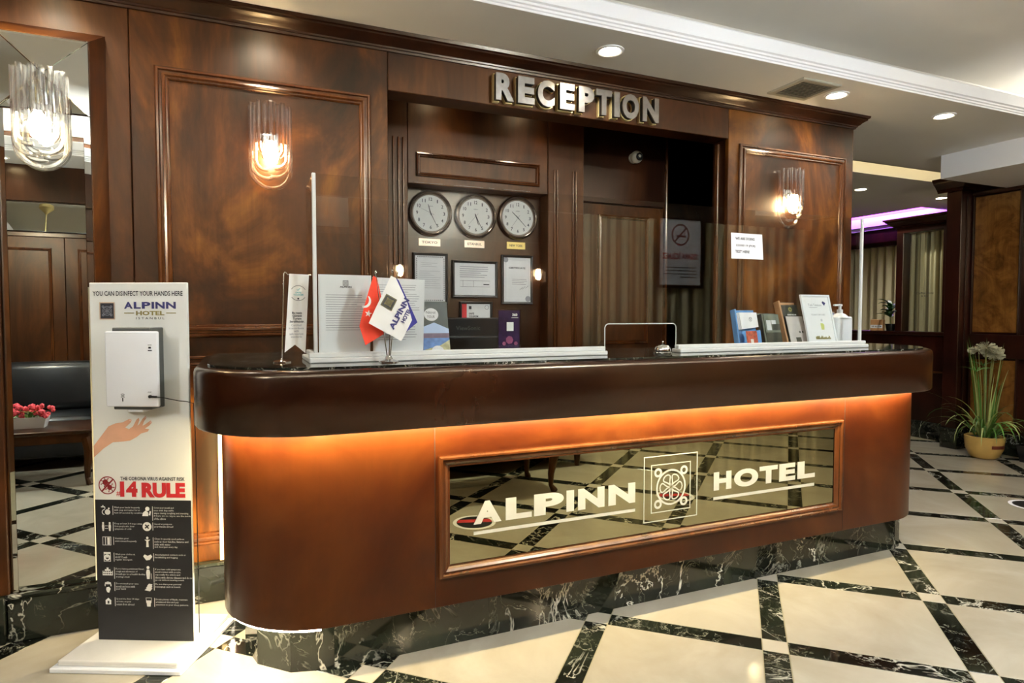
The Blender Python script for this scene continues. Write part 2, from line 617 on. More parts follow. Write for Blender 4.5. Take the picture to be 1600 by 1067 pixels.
def crown(name, path, z0, prof, mat='mahogany_dark'):
    """path: list of (point, outward direction pair); prof (out, up)"""
    rings = []
    for o, h in prof:
        rings.append([(x + ox * o, y + oy * o, z0 + h) for (x, y), (ox, oy) in path])
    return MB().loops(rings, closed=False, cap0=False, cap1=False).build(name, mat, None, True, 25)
CP = [(0, 0), (0.012, 0.0), (0.014, 0.010), (0.020, 0.012), (0.022, 0.020), (0.030, 0.024), (0.040, 0.036), (0.054, 0.046), (0.064, 0.052), (0.064, 0.060), (0.074, 0.064), (0.078, 0.079)]
struct(crown('trim_1', [((-3.4, WALL), (0, -1)), ((3.96, WALL), (1, -1)), ((3.96, 4.3), (1, 0))], 2.60, CP))  # crown takes the darker mahogany: its shade is put into the wood colour

# ------------------------------------------------------------------ reception recess
wa = sroot('wall_alcove')
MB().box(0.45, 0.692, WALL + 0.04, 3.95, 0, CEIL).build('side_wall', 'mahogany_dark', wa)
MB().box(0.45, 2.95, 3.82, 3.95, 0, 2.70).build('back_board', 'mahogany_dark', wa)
MB().rbox(0.69, 0.925, 3.70, 3.82, 0, 2.64, 0.003, 1).build('pilaster', 'mahogany', wa)
for x in (0.835, 0.865, 0.893):
    MB().rbox(x, x + 0.012, 3.69, 3.70, 0.1, 2.35, 0.004, 2).build('reed', 'moulding_wood', wa)
MB().rbox(0.927, 1.85, 3.70, 3.82, 2.085, 2.64, 0.003, 1).build('upper_panel', 'mahogany', wa)
MB().frame(0.975, 1.79, 2.128, 2.272, 3.70, THIN).build('panel_moulding', 'moulding_wood', wa)
MB().rbox(1.855, 2.12, 3.70, 3.82, 0, 2.64, 0.003, 1).build('pilaster', 'mahogany', wa)
for x in (1.893, 1.915, 2.03, 2.052):
    MB().rbox(x, x + 0.012, 3.69, 3.70, 0.1, 2.25, 0.004, 2).build('reed', 'moulding_wood', wa)
MB().rbox(2.122, 2.85, 3.78, 3.82, 2.08, 2.64, 0.003, 1).build('upper_panel', 'mahogany_dark', wa)
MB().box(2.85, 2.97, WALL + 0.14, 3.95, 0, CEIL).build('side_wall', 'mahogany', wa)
MB().rbox(2.835, 2.852, 3.76, 3.80, 0, 2.6, 0.004, 2).build('reed', 'moulding_wood', wa)
MB().rbox(2.835, 2.852, 3.23, 3.26, 0, 2.4, 0.004, 2).build('reed', 'moulding_wood', wa)
d1 = struct(MB().rbox(2.125, 2.83, 3.785, 3.82, 0.0, 2.07, 0.003, 1).build('door_1', 'mahogany'))
MB().frame(2.28, 2.70, 1.1, 2.0, 3.785, THIN).build('panel_moulding', 'moulding_wood', d1)
MB().frame(2.28, 2.70, 0.2, 0.98, 3.785, THIN).build('panel_moulding', 'moulding_wood', d1)
MB().rbox(2.155, 2.185, 3.755, 3.785, 1.0, 1.04, 0.006, 2).rbox(2.155, 2.27, 3.735, 3.755, 1.01, 1.03, 0.006, 2).build('door_handle', 'chrome', d1)
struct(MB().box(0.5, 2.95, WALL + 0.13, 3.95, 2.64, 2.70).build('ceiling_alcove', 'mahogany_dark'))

# ================================================================== CEILING
struct(MB().box(-3.6, 7.0, 2.66, 4.00, CEIL, CEIL + 0.05).build('ceiling_soffit_front', 'ceiling_beige'))
struct(MB().box(-3.6, 7.0, -1.3, -0.45, CEIL, CEIL + 0.05).build('ceiling_soffit_rear', 'ceiling_beige'))
struct(MB().box(-3.6, -2.4, -0.45, 2.66, CEIL, CEIL + 0.05).build('ceiling_soffit_left', 'ceiling_beige'))
struct(MB().box(5.30, 7.0, -0.45, 2.66, CEIL, CEIL + 0.05).build('ceiling_soffit_right', 'ceiling_beige'))
struct(MB().box(-3.6, 7.2, -1.3, 3.05, 2.99, 3.05).build('ceiling_upper', 'ceiling_upper'))
struct(MB().box(-3.6, 7.0, 2.95, 3.05, CEIL + 0.05, 2.99).build('ceiling_cove_back', 'ceiling_upper'))
tm = [(0.0, 0.0), (0.006, 0.0), (0.006, 0.010), (0.012, 0.014), (0.012, 0.024), (0.020, 0.028), (0.020, 0.038), (0.030, 0.044), (0.036, 0.108), (0.030, 0.116), (0.010, 0.116)]
rings = []
for o, h in tm:
    rings.append([(-2.4 + o, 2.66 - o, CEIL + h), (5.3 - o, 2.66 - o, CEIL + h), (5.3 - o, -0.45 + o, CEIL + h), (-2.4 + o, -0.45 + o, CEIL + h)])
struct(MB().loops(rings, cap0=False, cap1=False).build('trim_2', 'plaster_white'))
# second room ceiling: lit channel, then the lower field
struct(MB().box(3.9, 7.0, 4.0, 4.32, 2.86, 2.90).box(3.9, 7.0, 3.98, 4.0, CEIL, 2.86).build('ceiling_channel', 'ceiling_upper'))
struct(MB().box(3.9, 7.0, 4.31, 4.33, CEIL, 2.86).build('trim_3', 'plaster_white'))
struct(MB().box(3.9, 8.0, 4.33, 7.6, CEIL, CEIL + 0.05).build('ceiling_back_room', 'ceiling_beige'))
struct(MB().box(7.0, 9.0, 2.6, 4.33, CEIL, CEIL + 0.05).box(8.0, 9.0, 4.33, 5.36, CEIL, CEIL + 0.05).build('ceiling_back_side', 'ceiling_beige'))
MBp = MB().box(8.0, 9.0, 5.36, 7.6, 2.92, 2.96)
struct(MBp.build('ceiling_purple_recess', 'ceiling_upper'))
struct(MB().box(8.5, 8.55, 5.36, 7.6, 2.60, 2.92).build('trim_4', 'plaster_white'))
struct(MB().box(8.55, 9.0, 5.36, 7.6, 2.55, 2.60).build('ceiling_far_low', 'ceiling_beige'))
# dropped beam over the burl wall
bmx = MB().box(5.585, 6.56, -1.3, 3.58, 2.48, CEIL + 0.01)
struct(bmx.build('ceiling_beam', 'plaster_white'))

# ================================================================== OTHER WALLS
wr = sroot('wall_rear')
RY = -1.05
MB().box(-3.6, 7.0, RY - 0.2, RY, 0, CEIL + 0.3).build('core', 'mahogany_dark', wr)
for k in range(7):
    x0 = -3.4 + k * 0.95
    MB().rbox(x0, x0 + 0.946, RY, RY + 0.02, 0.18, 2.03, 0.003, 1).build('wall_panel', 'mahogany', wr)
    m = MB().frame(x0 + 0.1, x0 + 0.846, 0.3, 1.93, 0, THIN)
    m.xform(Matrix.Translation((2 * x0 + 0.946, RY + 0.02, 0)) @ Matrix.Rotation(PI, 4, 'Z'))
    m.build('panel_moulding', 'moulding_wood', wr)
MB().rbox(-3.4, 3.2, RY, RY + 0.03, 0, 0.18, 0.004, 1).build('marble_base', 'marble_black', wr)
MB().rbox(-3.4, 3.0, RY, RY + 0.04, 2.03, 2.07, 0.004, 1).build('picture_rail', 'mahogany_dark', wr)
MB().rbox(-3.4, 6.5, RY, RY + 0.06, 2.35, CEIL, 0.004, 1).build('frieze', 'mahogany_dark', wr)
struct(MB().box(-3.7, -3.4, -1.3, 3.4, 0, 3.0).build('wall_left', 'mahogany'))
wrt = sroot('wall_right')
MB().box(6.57, 6.75, -1.2, 3.90, 0, CEIL).build('core', 'walnut_far', wrt)
MB().rbox(6.375, 6.57, 3.88, 4.02, 0.2, CEIL, 0.004, 1).build('pilaster', 'walnut_far', wrt)
MB().rbox(6.45, 6.47, 3.868, 3.88, 0.2, 2.45, 0.005, 2).build('reed', 'walnut_far', wrt)
MB().rbox(6.36, 6.575, 3.86, 4.02, 0, 0.2, 0.004, 1).build('marble_base', 'marble_black', wrt)
for y0, y1 in ((3.47, 3.86), (2.95, 3.36), (2.43, 2.84), (1.91, 2.32), (1.39, 1.8), (0.6, 1.1), (-0.4, 0.2)):
    MB().rbox(6.553, 6.572, y0, y1, 1.14, 2.44, 0.003, 1).build('burl_panel', 'burl', wrt)
    MB().rbox(6.553, 6.572, y0, y1, 0.22, 0.88, 0.003, 1).build('burl_panel', 'burl', wrt)
    for q in (y0 - 0.012, y1):
        MB().rbox(6.535, 6.572, q, q + 0.012, 0.2, 2.5, 0.004, 2).build('panel_moulding', 'walnut_far', wrt)
MB().rbox(6.53, 6.572, -1.2, 3.88, 0.9, 1.12, 0.005, 2).build('dado_rail', 'walnut_far', wrt)
MB().rbox(6.54, 6.572, -1.2, 3.88, 0, 0.2, 0.004, 1).build('marble_base', 'marble_black', wrt)
MB().rbox(6.52, 6.572, -1.2, 3.88, 2.45, 2.5, 0.02, 4).build('panel_head', 'walnut_far', wrt)
struct(crown('trim_5', [((6.375, 4.1), (-1, 0)), ((6.375, 3.88), (-1, -1)), ((6.572, 3.88), (-1, -1)), ((6.572, -1.2), (-1, 0))], 2.50, [(a * 1.4, b * 1.6) for a, b in CP], 'walnut_far'))

# half-height partition with glazed screen (faces -X), to the back right
hp = sroot('wall_partition')
PX = 6.64
MB().rbox(PX, PX + 0.1, 3.9, 5.9, 0.18, 1.09, 0.004, 1).build('half_wall', 'walnut_far', hp)
MB().rbox(PX - 0.03, PX + 0.14, 3.9, 5.9, 1.09, 1.13, 0.008, 2).build('sill', 'walnut_far', hp)
MB().rbox(PX - 0.012, PX, 4.0, 5.9, 0.70, 0.72, 0.004, 2).build('rail', 'moulding_wood', hp)
MB().rbox(PX - 0.01, PX + 0.1, 3.9, 5.9, 0, 0.18, 0.004, 1).build('marble_base', 'marble_black', hp)
MB().rbox(PX - 0.02, PX + 0.1, 4.62, 4.70, 1.13, 2.2, 0.004, 1).build('post', 'walnut_far', hp)
MB().rbox(PX - 0.02, PX + 0.1, 4.02, 4.20, 1.13, 2.2, 0.004, 1).build('post', 'walnut_far', hp)
MB().rbox(PX - 0.02, PX + 0.12, 4.0, 4.70, 2.19, 2.27, 0.004, 1).build('header', 'walnut_far', hp)
struct(crown('trim_6', [((PX - 0.02, 4.0), (-1, 0)), ((PX - 0.02, 4.70), (-1, 1)), ((PX + 0.12, 4.70), (0, 1))], 2.25, [(a * 1.3, b * 1.2) for a, b in CP], 'walnut_far'))
MB().box(PX + 0.04, PX + 0.046, 4.20, 4.62, 1.13, 2.19).build('pane', 'screen_glass', hp)
t = MB().text('Coffee Shop', -0.09, 0.09, 0.022, 0.052, 0).text('& Bar', -0.04, 0.04, 0, 0.018, 0)
t.xform(Matrix.Translation((PX + 0.036, 4.41, 1.50)) @ Matrix.Rotation(-PI / 2, 4, 'Z'))
t.build('pane_lettering', 'ink', hp)
struct(MB().box(8.6, 9.0, 3.9, 7.6, 0, 2.6).build('wall_far_side', 'walnut_far'))
struct(MB().box(3.6, 9.0, 7.3, 7.6, 0, 2.96).build('wall_far_back', 'walnut_far'))
struct(MB().box(3.3, 3.955, 4.3, 7.6, 0, 2.96).build('wall_far_left', 'walnut_far'))
struct(MB().box(8.2, 8.62, 5.2, 7.3, 2.26, 2.32).build('trim_7', 'walnut_far'))

def curtain(name, label, group, axis, pos, a0, a1, z0, z1, amp, waves, flip=1):
    n = int(waves * 10)
    vs, fs = [], []
    for i in range(n + 1):
        t_ = i / n
        a = a0 + (a1 - a0) * t_
        d = pos + amp * math.sin(2 * PI * waves * t_) + amp * 0.4 * math.sin(2 * PI * waves * 0.37 * t_ + 1)
        for z in (z0, z1):
            for th in (0, 0.004):
                vs.append((d + th, a, z) if axis == 'X' else (a, d + th, z))
    for i in range(n):
        b, c = 4 * i, 4 * i + 4
        fs += [(b, c, c + 2, b + 2), (b + 1, b + 3, c + 3, c + 1), (b + 2, c + 2, c + 3, b + 3), (b, b + 1, c + 1, c)]
    m = MB().add(vs, fs)
    return tag(m.build(name, 'curtain_beige', None, True, 80), label, 'curtain', group)
curtain('curtain', 'beige striped curtain behind the glazed partition at the far right', None, 'X', PX + 0.16, 4.18, 4.66, 1.10, 2.24, 0.012, 9)
curtain('curtain', 'beige striped curtain on the far wall behind the small potted plant', None, 'X', 8.3, 4.6, 7.25, 0.05, 2.26, 0.03, 22)
curtain('curtain', 'long beige curtain on the wall behind the camera, seen mirrored in the screen', None, 'Y', RY + 0.09, 3.25, 6.4, 0.05, 2.34, 0.03, 20)

# ================================================================== RECEPTION COUNTER
ct = thing('reception_counter', 'long curved mahogany reception counter with dark marble top and bronze mirror front', 'counter')
BX0, BX1, BY = -0.155, 3.625, 2.11
def ring(z, inset, *a, **k):
    return [(x, y, z) for x, y in outline(*a, inset=inset, **k)]
bargs = (BX0, BX1, BY, 2.76, 0.40, 0.50)
rings = [ring(z, i, *bargs, ret=(0.55, 3.118)) for z, i in ((0.907, 0.016), (0.909, 0.006), (0.917, 0.0), (1.098, 0.0), (1.110, 0.003), (1.118, 0.010), (1.122, 0.022), (1.122, 0.05))]
MB().loops(rings).build('upper_band', 'band_wood', ct, True, 40)
MB().loops([ring(1.1225, 0.045, *bargs, ret=(0.55, 3.112)), ring(1.130, 0.045, *bargs, ret=(0.55, 3.112))]).build('counter_top', 'marble_top', ct)
dargs = (-0.07, 3.555, 2.24, 2.66, 0.36, 0.36)
MB().loops([ring(z, i, *dargs, ret=(0.48, 3.118)) for z, i in ((0.203, 0.008), (0.207, 0.0), (0.907, 0.0))]).build('body', 'counter_wood', ct, True, 40)
for x in (0.655, 2.80):
    MB().box(x, x + 0.002, 2.2392, 2.2402, 0.21, 0.90).build('joint', 'dark_gap', ct)
# faceted marble plinth, slab by slab
pl = outline(0.0, 3.46, 2.34, 2.62, 0.30, 0.12, ret=(0.42, 3.11), n=3)
cuts = []
for a, b in zip(pl[:-3], pl[1:-2]):
    L = math.hypot(b[0] - a[0], b[1] - a[1])
    n = max(1, round(L / 0.62))
    for k in range(n):
        cuts.append(tuple((a[0] + (b[0] - a[0]) * q, a[1] + (b[1] - a[1]) * q) for q in (k / n, (k + 1) / n)))
MB().prism([(x + 0.02 if x < 1 else x - 0.02, y + 0.02) for x, y in pl], 0.0, 0.203).build('plinth_core', 'dark_gap', ct)
for a, b in cuts:
    d = Vector((b[0] - a[0], b[1] - a[1])).normalized() * 0.0006
    nrm = Vector((-(b[1] - a[1]), b[0] - a[0])).normalized() * 0.02
    p = [(a[0] + d.x, a[1] + d.y), (b[0] - d.x, b[1] - d.y), (b[0] - d.x + nrm.x, b[1] - d.y + nrm.y), (a[0] + d.x + nrm.x, a[1] + d.y + nrm.y)]
    MB().prism(p, 0.0, 0.203).build('plinth_slab', 'marble_black', ct)
# warm strip under the band and white strip under the left end
def strip(name, args, inset, z0, z1, i0, i1, mat, wdt=0.012, ret=(0.48, 3.118)):
    A = outline(*args, ret=ret, inset=inset)[i0:i1]
    B = outline(*args, ret=ret, inset=inset + wdt)[i0:i1]
    R = []
    for a, b in zip(A, B):
        R.append([(a[0], a[1], z0), (b[0], b[1], z0), (b[0], b[1], z1), (a[0], a[1], z1)])
    return MB().loops(R).build(name, mat, ct)
strip('led_strip', bargs, 0.075, 0.897, 0.9065, 1, 27, 'led_warm', 0.010)
strip('led_strip', dargs, 0.010, 0.196, 0.2028, 0, 13, 'led_white', 0.012)
MB().box(-0.098, -0.076, 3.085, 3.108, 0.20, 0.90).build('led_strip', 'led_wall', ct)
lamp('wall_led', 'AREA', (-0.09, 3.075, 0.55), 5.0, (1.0, 0.80, 0.42), 0.02, (PI / 2, 0, PI / 4), ct, size_y=0.68)
lamp('band_led', 'AREA', (1.69, 2.165, 0.897), LED_W, LED_C, 2.95, (math.radians(55), 0, 0), ct, size_y=0.012)
for k_ in range(4):
    a_ = PI / 2 * (k_ + 0.5) / 4
    lamp('band_led', 'AREA', (BX0 + 0.40 - 0.335 * math.cos(a_), BY + 0.40 - 0.335 * math.sin(a_), 0.897), LED_W * 0.05, LED_C, 0.13, (math.radians(55), 0, a_ - PI / 2), ct, size_y=0.012)
    lamp('band_led', 'AREA', (BX1 - 0.50 + 0.42 * math.sin(a_), BY + 0.50 - 0.42 * math.cos(a_), 0.897), LED_W * 0.05, LED_C, 0.15, (math.radians(55), 0, a_), ct, size_y=0.012)
# bronze mirror sign set into the front
sg = MB().frame(0.668, 2.77, 0.318, 0.778, 2.24, [(0, 0), (0, 0.018), (0.005, 0.024), (0.012, 0.024), (0.016, 0.015), (0.024, 0.016), (0.032, 0.011), (0.038, 0.004), (0.044, 0.004)]).build('mirror_frame', 'moulding_wood', ct)
mp = MB().box(0.70, 2.745, 2.2385, 2.2398, 0.345, 0.742).build('bronze_mirror', 'mirror_bronze', ct)
MY = 2.2375
def letters(word, spans, z0, z1, parent, bold=0.055):
    for ch, (a, b) in zip(word, spans):
        MB().text(ch, a, b, z0, z1, MY, bold=bold, res=5).build('letter', 'etched', parent)
letters('ALPINN', ((0.807, 0.922), (0.940, 1.052), (1.062, 1.196), (1.208, 1.243), (1.262, 1.388), (1.407, 1.541)), 0.502, 0.589, mp)
letters('HOTEL', ((1.965, 2.068), (2.084, 2.230), (2.238, 2.352), (2.362, 2.466), (2.480, 2.597)), 0.504, 0.588, mp)
MB().rect(0.807, 1.541, 0.462, 0.475, MY).build('underline', 'etched', mp)
MB().rect(1.964, 2.594, 0.461, 0.475, MY).build('underline', 'etched', mp)
def emblem(cx, cz, s, y, mb=None):
    """square badge: ring, four corner rings and six looped petals; s = half width of the inner square"""
    m = mb or MB()
    m.annulus(cx, cz, 0.70 * s, 0.78 * s, y)
    for sx in (-1, 1):
        for sz in (-1, 1):
            m.annulus(cx + sx * 0.68 * s, cz + sz * 0.68 * s, 0.10 * s, 0.20 * s, y - 0.0001, 16)
    for k in range(6):
        a = PI / 2 + PI / 6 + k * PI / 3
        pts = []
        for i in range(15):
            q = i / 14 * 2 - 1
            ang = a + q * 0.42 * (1 - 0.0)
            ang = a + math.sin(q * PI) * 0.42
            r = (0.06 + 0.52 * math.cos(q * PI / 2) ** 0.8) * s
            pts.append((cx + r * math.cos(ang), cz + r * math.sin(ang)))
        m.stroke(pts, 0.055 * s, y - 0.0002)
    return m
def sqframe(m, cx, cz, h, wd, y):
    return m.stroke([(cx - h, cz - h), (cx + h, cz - h), (cx + h, cz + h), (cx - h, cz + h)], wd, y, True)
em = emblem(1.728, 0.548, 0.102, MY)
sqframe(em, 1.728, 0.548, 0.104, 0.006, MY)
sqframe(em, 1.728, 0.548, 0.142, 0.006, MY)
em.build('emblem', 'etched', mp)

# ================================================================== SAFETY SCREEN
ss = thing('safety_screen', 'clear protective glass screen with white rails standing on the counter', 'screen')
GY = 2.36
z0g, z1g = 1.150, 1.806
gp = [(0.252, z0g), (1.462, z0g), (1.462, 1.245)]
for k in range(1, 6):
    a = PI - PI / 2 * k / 5
    gp.append((1.482 + 0.02 * math.cos(a), 1.244 + 0.02 * math.sin(a)))
for k in range(0, 6):
    a = PI / 2 - PI / 2 * k / 5
    gp.append((1.823 + 0.02 * math.cos(a), 1.244 + 0.02 * math.sin(a)))
gp += [(1.843, z0g), (3.05, z0g), (3.05, 1.812), (0.252, z1g)]
MB().plate(gp, GY, GY + 0.006).build('front_pane', 'screen_glass', ss)
MB().box(0.247, 0.252, GY, 2.62, z0g, z1g).build('side_pane', 'screen_glass', ss)
edge = [gp[i] for i in range(1, 15)]
MB().tube([(x, GY + 0.003, z) for x, z in edge], 0.0022, 6).build('cutout_edge', 'aluminium', ss)
def rail(x0, x1):
    MB().rbox(x0, x1, GY - 0.03, GY + 0.036, 1.130, 1.148, 0.003, 1).rbox(x0, x1, GY - 0.012, GY + 0.018, 1.148, 1.166, 0.003, 1).build('rail', 'aluminium', ss)
rail(0.225, 1.458)
rail(1.846, 3.085)
MB().rbox(0.225, 0.28, GY + 0.036, 2.62, 1.130, 1.148, 0.003, 1).rbox(0.24, 0.262, GY + 0.02, 2.62, 1.148, 1.166, 0.003, 1).build('rail', 'aluminium', ss)
MB().rbox(0.243, 0.256, GY - 0.005, GY + 0.009, 1.16, 1.808, 0.002, 1).build('corner_post', 'aluminium', ss)
MB().rbox(3.046, 3.059, GY - 0.005, GY + 0.009, 1.16, 1.815, 0.002, 1).build('corner_post', 'aluminium', ss)

# papers fixed on the screen
def lines(m, x0, x1, z_top, rows, pitch, y, h=0.0016, seed=1):
    rnd = random.Random(seed)
    for r in range(rows):
        e = x1 - (x1 - x0) * (rnd.random() * 0.12 if rnd.random() > 0.2 else rnd.random() * 0.6)
        m.rect(x0, e, z_top - r * pitch - h, z_top - r * pitch, y)
    return m
nt = thing('paper_notice', 'white paper notice with three typed lines taped to the glass screen', 'notice', (2.155, GY - 0.002, 1.573))
MB().plate([(0.004, 0.0), (0.204, 0.001), (0.194, 0.122), (0.0, 0.122)], -0.0008, 0).build('sheet', 'paper', nt)
MB().text('WE ARE DOING', 0.026, 0.146, 0.090, 0.103, -0.0014, bold=0.03).text('COVID 19 (PCR)', 0.030, 0.152, 0.056, 0.069, -0.0014, bold=0.03).text('TEST HERE', 0.026, 0.116, 0.028, 0.041, -0.0014, bold=0.03).build('lettering', 'ink', nt)
p1 = thing('printed_document', 'white letter with a small crest taped inside the screen by its corner post', 'document', (0.262, GY + 0.008, 1.166))
MB().plate([(0, 0), (0.184, 0), (0.19, 0.283), (0, 0.283)], 0, 0.001).build('sheet', 'paper', p1)
m = MB().text('ALPINN', 0.075, 0.118, 0.236, 0.242, -0.0006, bold=0.04)
sqframe(emblem(0.0965, 0.253, 0.008, -0.0006, m), 0.0965, 0.253, 0.009, 0.002, -0.0006)
m.build('letterhead', 'ink', p1)
lines(lines(MB(), 0.025, 0.165, 0.21, 2, 0.008, -0.0006, seed=3), 0.025, 0.172, 0.193, 14, 0.0085, -0.0006, seed=4).build('print', 'ink_light', p1)
p2 = thing('printed_document', 'plain printed sheet on the screen behind the three small flags', 'document', (0.457, GY + 0.008, 1.166))
MB().plate([(0, 0), (0.192, 0), (0.2, 0.272), (0, 0.277)], 0, 0.001).build('sheet', 'paper', p2)
lines(lines(MB(), 0.02, 0.18, 0.25, 12, 0.0085, -0.0006, seed=5), 0.02, 0.175, 0.12, 9, 0.0095, -0.0006, seed=6).build('print', 'ink_light', p2)

# ================================================================== THINGS ON THE COUNTER
TOP = 1.130
# pennant on its chrome stand
bn = thing('pennant_stand', 'white safe tourism pennant hanging from a thin chrome stand on the counter', 'pennant', (0.138, 2.43, TOP))
MB().lathe([(0.032, 0), (0.032, 0.004), (0.026, 0.008), (0.006, 0.011), (0.004, 0.013)], 24).build('base', 'chrome', bn, True)
MB().tube([(0, 0, 0.01), (0.006, 0, 0.2), (0.011, 0, 0.322), (0.015, 0, 0.328), (0.020, 0, 0.324), (0.024, 0, 0.319), (0.106, 0, 0.319)], 0.0022, 8).build('rod', 'chrome', bn, True)
pen = MB().plate([(0.010, 0.036), (0.046, 0.064), (0.082, 0.032), (0.098, 0.320), (0.030, 0.322)], -0.003, -0.002).build('pennant', 'flag_white', bn)
m = MB().annulus(0.060, 0.252, 0.0265, 0.0280, -0.0036, 24, 0.5, 2.6).annulus(0.060, 0.252, 0.0265, 0.0280, -0.0036, 24, 3.7, 5.7)
m.rect(0.0565, 0.0625, 0.229, 0.235, -0.0036)
for i, s_ in enumerate(('Bu tesis', 'Güvenli', 'Turizm', 'Sertifikalıdır.')):
    wdt = (0.034, 0.032, 0.030, 0.052)[i]
    m.text(s_, 0.0545 - wdt / 2, 0.0545 + wdt / 2, 0.176 - i * 0.0105, 0.184 - i * 0.0105, -0.0036, bold=0.03)
m.build('pennant_print', 'ink', pen)
m = MB()
for i, s_ in enumerate(('Certified', 'in accordance', 'with', 'safe tourism', 'standards')):
    wdt = (0.034, 0.052, 0.016, 0.048, 0.038)[i]
    m.text(s_, 0.0515 - wdt / 2, 0.0515 + wdt / 2, 0.131 - i * 0.0105, 0.139 - i * 0.0105, -0.0036)
m.build('small_print', 'ink_light', pen)
MB().text('SAFE', 0.050, 0.070, 0.251, 0.257, -0.0036, bold=0.02).text('TOURISM', 0.043, 0.077, 0.243, 0.249, -0.0036, bold=0.02).stroke([(0.055, 0.265), (0.059, 0.262), (0.066, 0.270)], 0.002, -0.0036).build('check_mark', 'ink_teal', pen)

# three flags on a chrome stand
fl = thing('flag_stand', 'chrome desk stand with a red, a white and a blue small flag', 'flags', (0.497, 2.285, TOP))
FX, FY, FZ = 0.497, 2.285, TOP
MB().lathe([(0.036, 0), (0.036, 0.003), (0.030, 0.007), (0.016, 0.012), (0.011, 0.022), (0.008, 0.026)], 28).build('base', 'chrome', fl, True)
for (x0, y0), (x1, z1, y1) in (((-0.005, 0), (-0.044, 0.323, 0.004)), ((0, -0.005), (0.014, 0.328, -0.006)), ((0.005, 0), (0.036, 0.325, 0.006))):
    MB().tube([(x0, y0, 0.015), (x1, y1, z1)], 0.0024, 8).lathe([(0.0022, 0), (0.0042, 0.004), (0.0034, 0.009), (0.001, 0.012)], 10, (x1, y1, z1 - 0.002)).build('pole', 'chrome', fl, True)
def cloth(poly, y, amp, ph):
    """limp flag: polygon triangulated on a fine grid with shallow folds and thickness"""
    P = [(x - FX, z - FZ) for x, z in poly]
    bm = bmesh.new()
    f = bm.faces.new([bm.verts.new((x, 0, z)) for x, z in P])
    bmesh.ops.triangulate(bm, faces=[f])
    bmesh.ops.subdivide_edges(bm, edges=bm.edges[:], cuts=5, use_grid_fill=True)
    bmesh.ops.triangulate(bm, faces=bm.faces[:])
    for v in bm.verts:
        v.co.y = y - FY + amp * math.sin(v.co.x * 95 + v.co.z * 30 + ph)
    bm.verts.index_update()
    m = MB().add([v.co[:] for v in bm.verts], [[v.index for v in q.verts] for q in bm.faces])
    bm.free()
    return m
def cy(x, z, y, amp, ph):
    return y - FY + amp * math.sin((x - FX) * 95 + (z - FZ) * 30 + ph)
fr = cloth([(0.444, 1.443), (0.411, 1.335), (0.393, 1.262), (0.414, 1.193), (0.480, 1.233), (0.474, 1.359), (0.457, 1.436)], 2.288, 0.0015, 0).build('flag', 'flag_red', fl, True, 80)
m = MB()
c0, c1 = [], []
for i in range(13):
    a = -1.15 + 2.9 * i / 12 - 0.9
    c0.append((0.413 + 0.022 * math.cos(a), 1.352 + 0.024 * math.sin(a)))
    b = -0.95 + 2.5 * i / 12 - 0.9
    c1.append((0.409 + 0.0185 * math.cos(b), 1.356 + 0.021 * math.sin(b)))
q = [(x - FX, z - FZ) for x, z in c0] + [(x - FX, z - FZ) for x, z in reversed(c1)]
m.flat(q, 2.2855 - FY)
st = []
for i in range(10):
    r = 0.0135 if i % 2 == 0 else 0.0055
    a = PI / 2 + i * PI / 5 - 0.2
    st.append((0.425 - FX + r * math.cos(a), 1.307 - FZ + r * math.sin(a)))
m.flat(st, 2.2855 - FY)
m.build('crescent_and_star', 'flag_white', fr)
fw_ = cloth([(0.502, 1.443), (0.421, 1.273), (0.539, 1.207), (0.579, 1.284), (0.562, 1.347), (0.520, 1.436)], 2.262, 0.0012, 1).build('flag', 'flag_white', fl, True, 80)
yy = 2.2595 - FY
def lp(l):
    return [(x - FX, z - FZ) for x, z in l]
MB().flat(lp([(0.463, 1.339), (0.503, 1.317), (0.524, 1.357), (0.485, 1.379)]), yy).build('badge_ground', 'ink', fw_)
m = MB()
m.stroke(lp([(0.466, 1.340), (0.5025, 1.320), (0.521, 1.356), (0.4855, 1.376)]), 0.0022, yy - 0.0003, True)
e2 = emblem(0, 0, 0.016, 0)
e2.xform(Matrix.Translation((0.4938 - FX, yy - 0.0003, 1.348 - FZ)) @ Matrix.Rotation(0.5, 4, 'Y'))
m.add(e2.v, e2.f)
m.build('badge', 'ink_gold', fw_)
m = MB().text('ALPINN', 0.5305 - FX - 0.062, 0.5305 - FX + 0.062, 1.307 - FZ - 0.0105, 1.307 - FZ + 0.0105, yy, bold=0.04, rot=1.07)
m.text('HOTEL', 0.565 - FX - 0.037, 0.565 - FX + 0.020, 1.300 - FZ - 0.008, 1.300 - FZ + 0.008, yy, bold=0.04, rot=1.07)
m.build('lettering', 'ink_navy', fw_)
cloth([(0.520, 1.440), (0.536, 1.430), (0.605, 1.275), (0.563, 1.240), (0.545, 1.331)], 2.286, 0.0015, 2).build('flag', 'flag_blue', fl, True, 80)

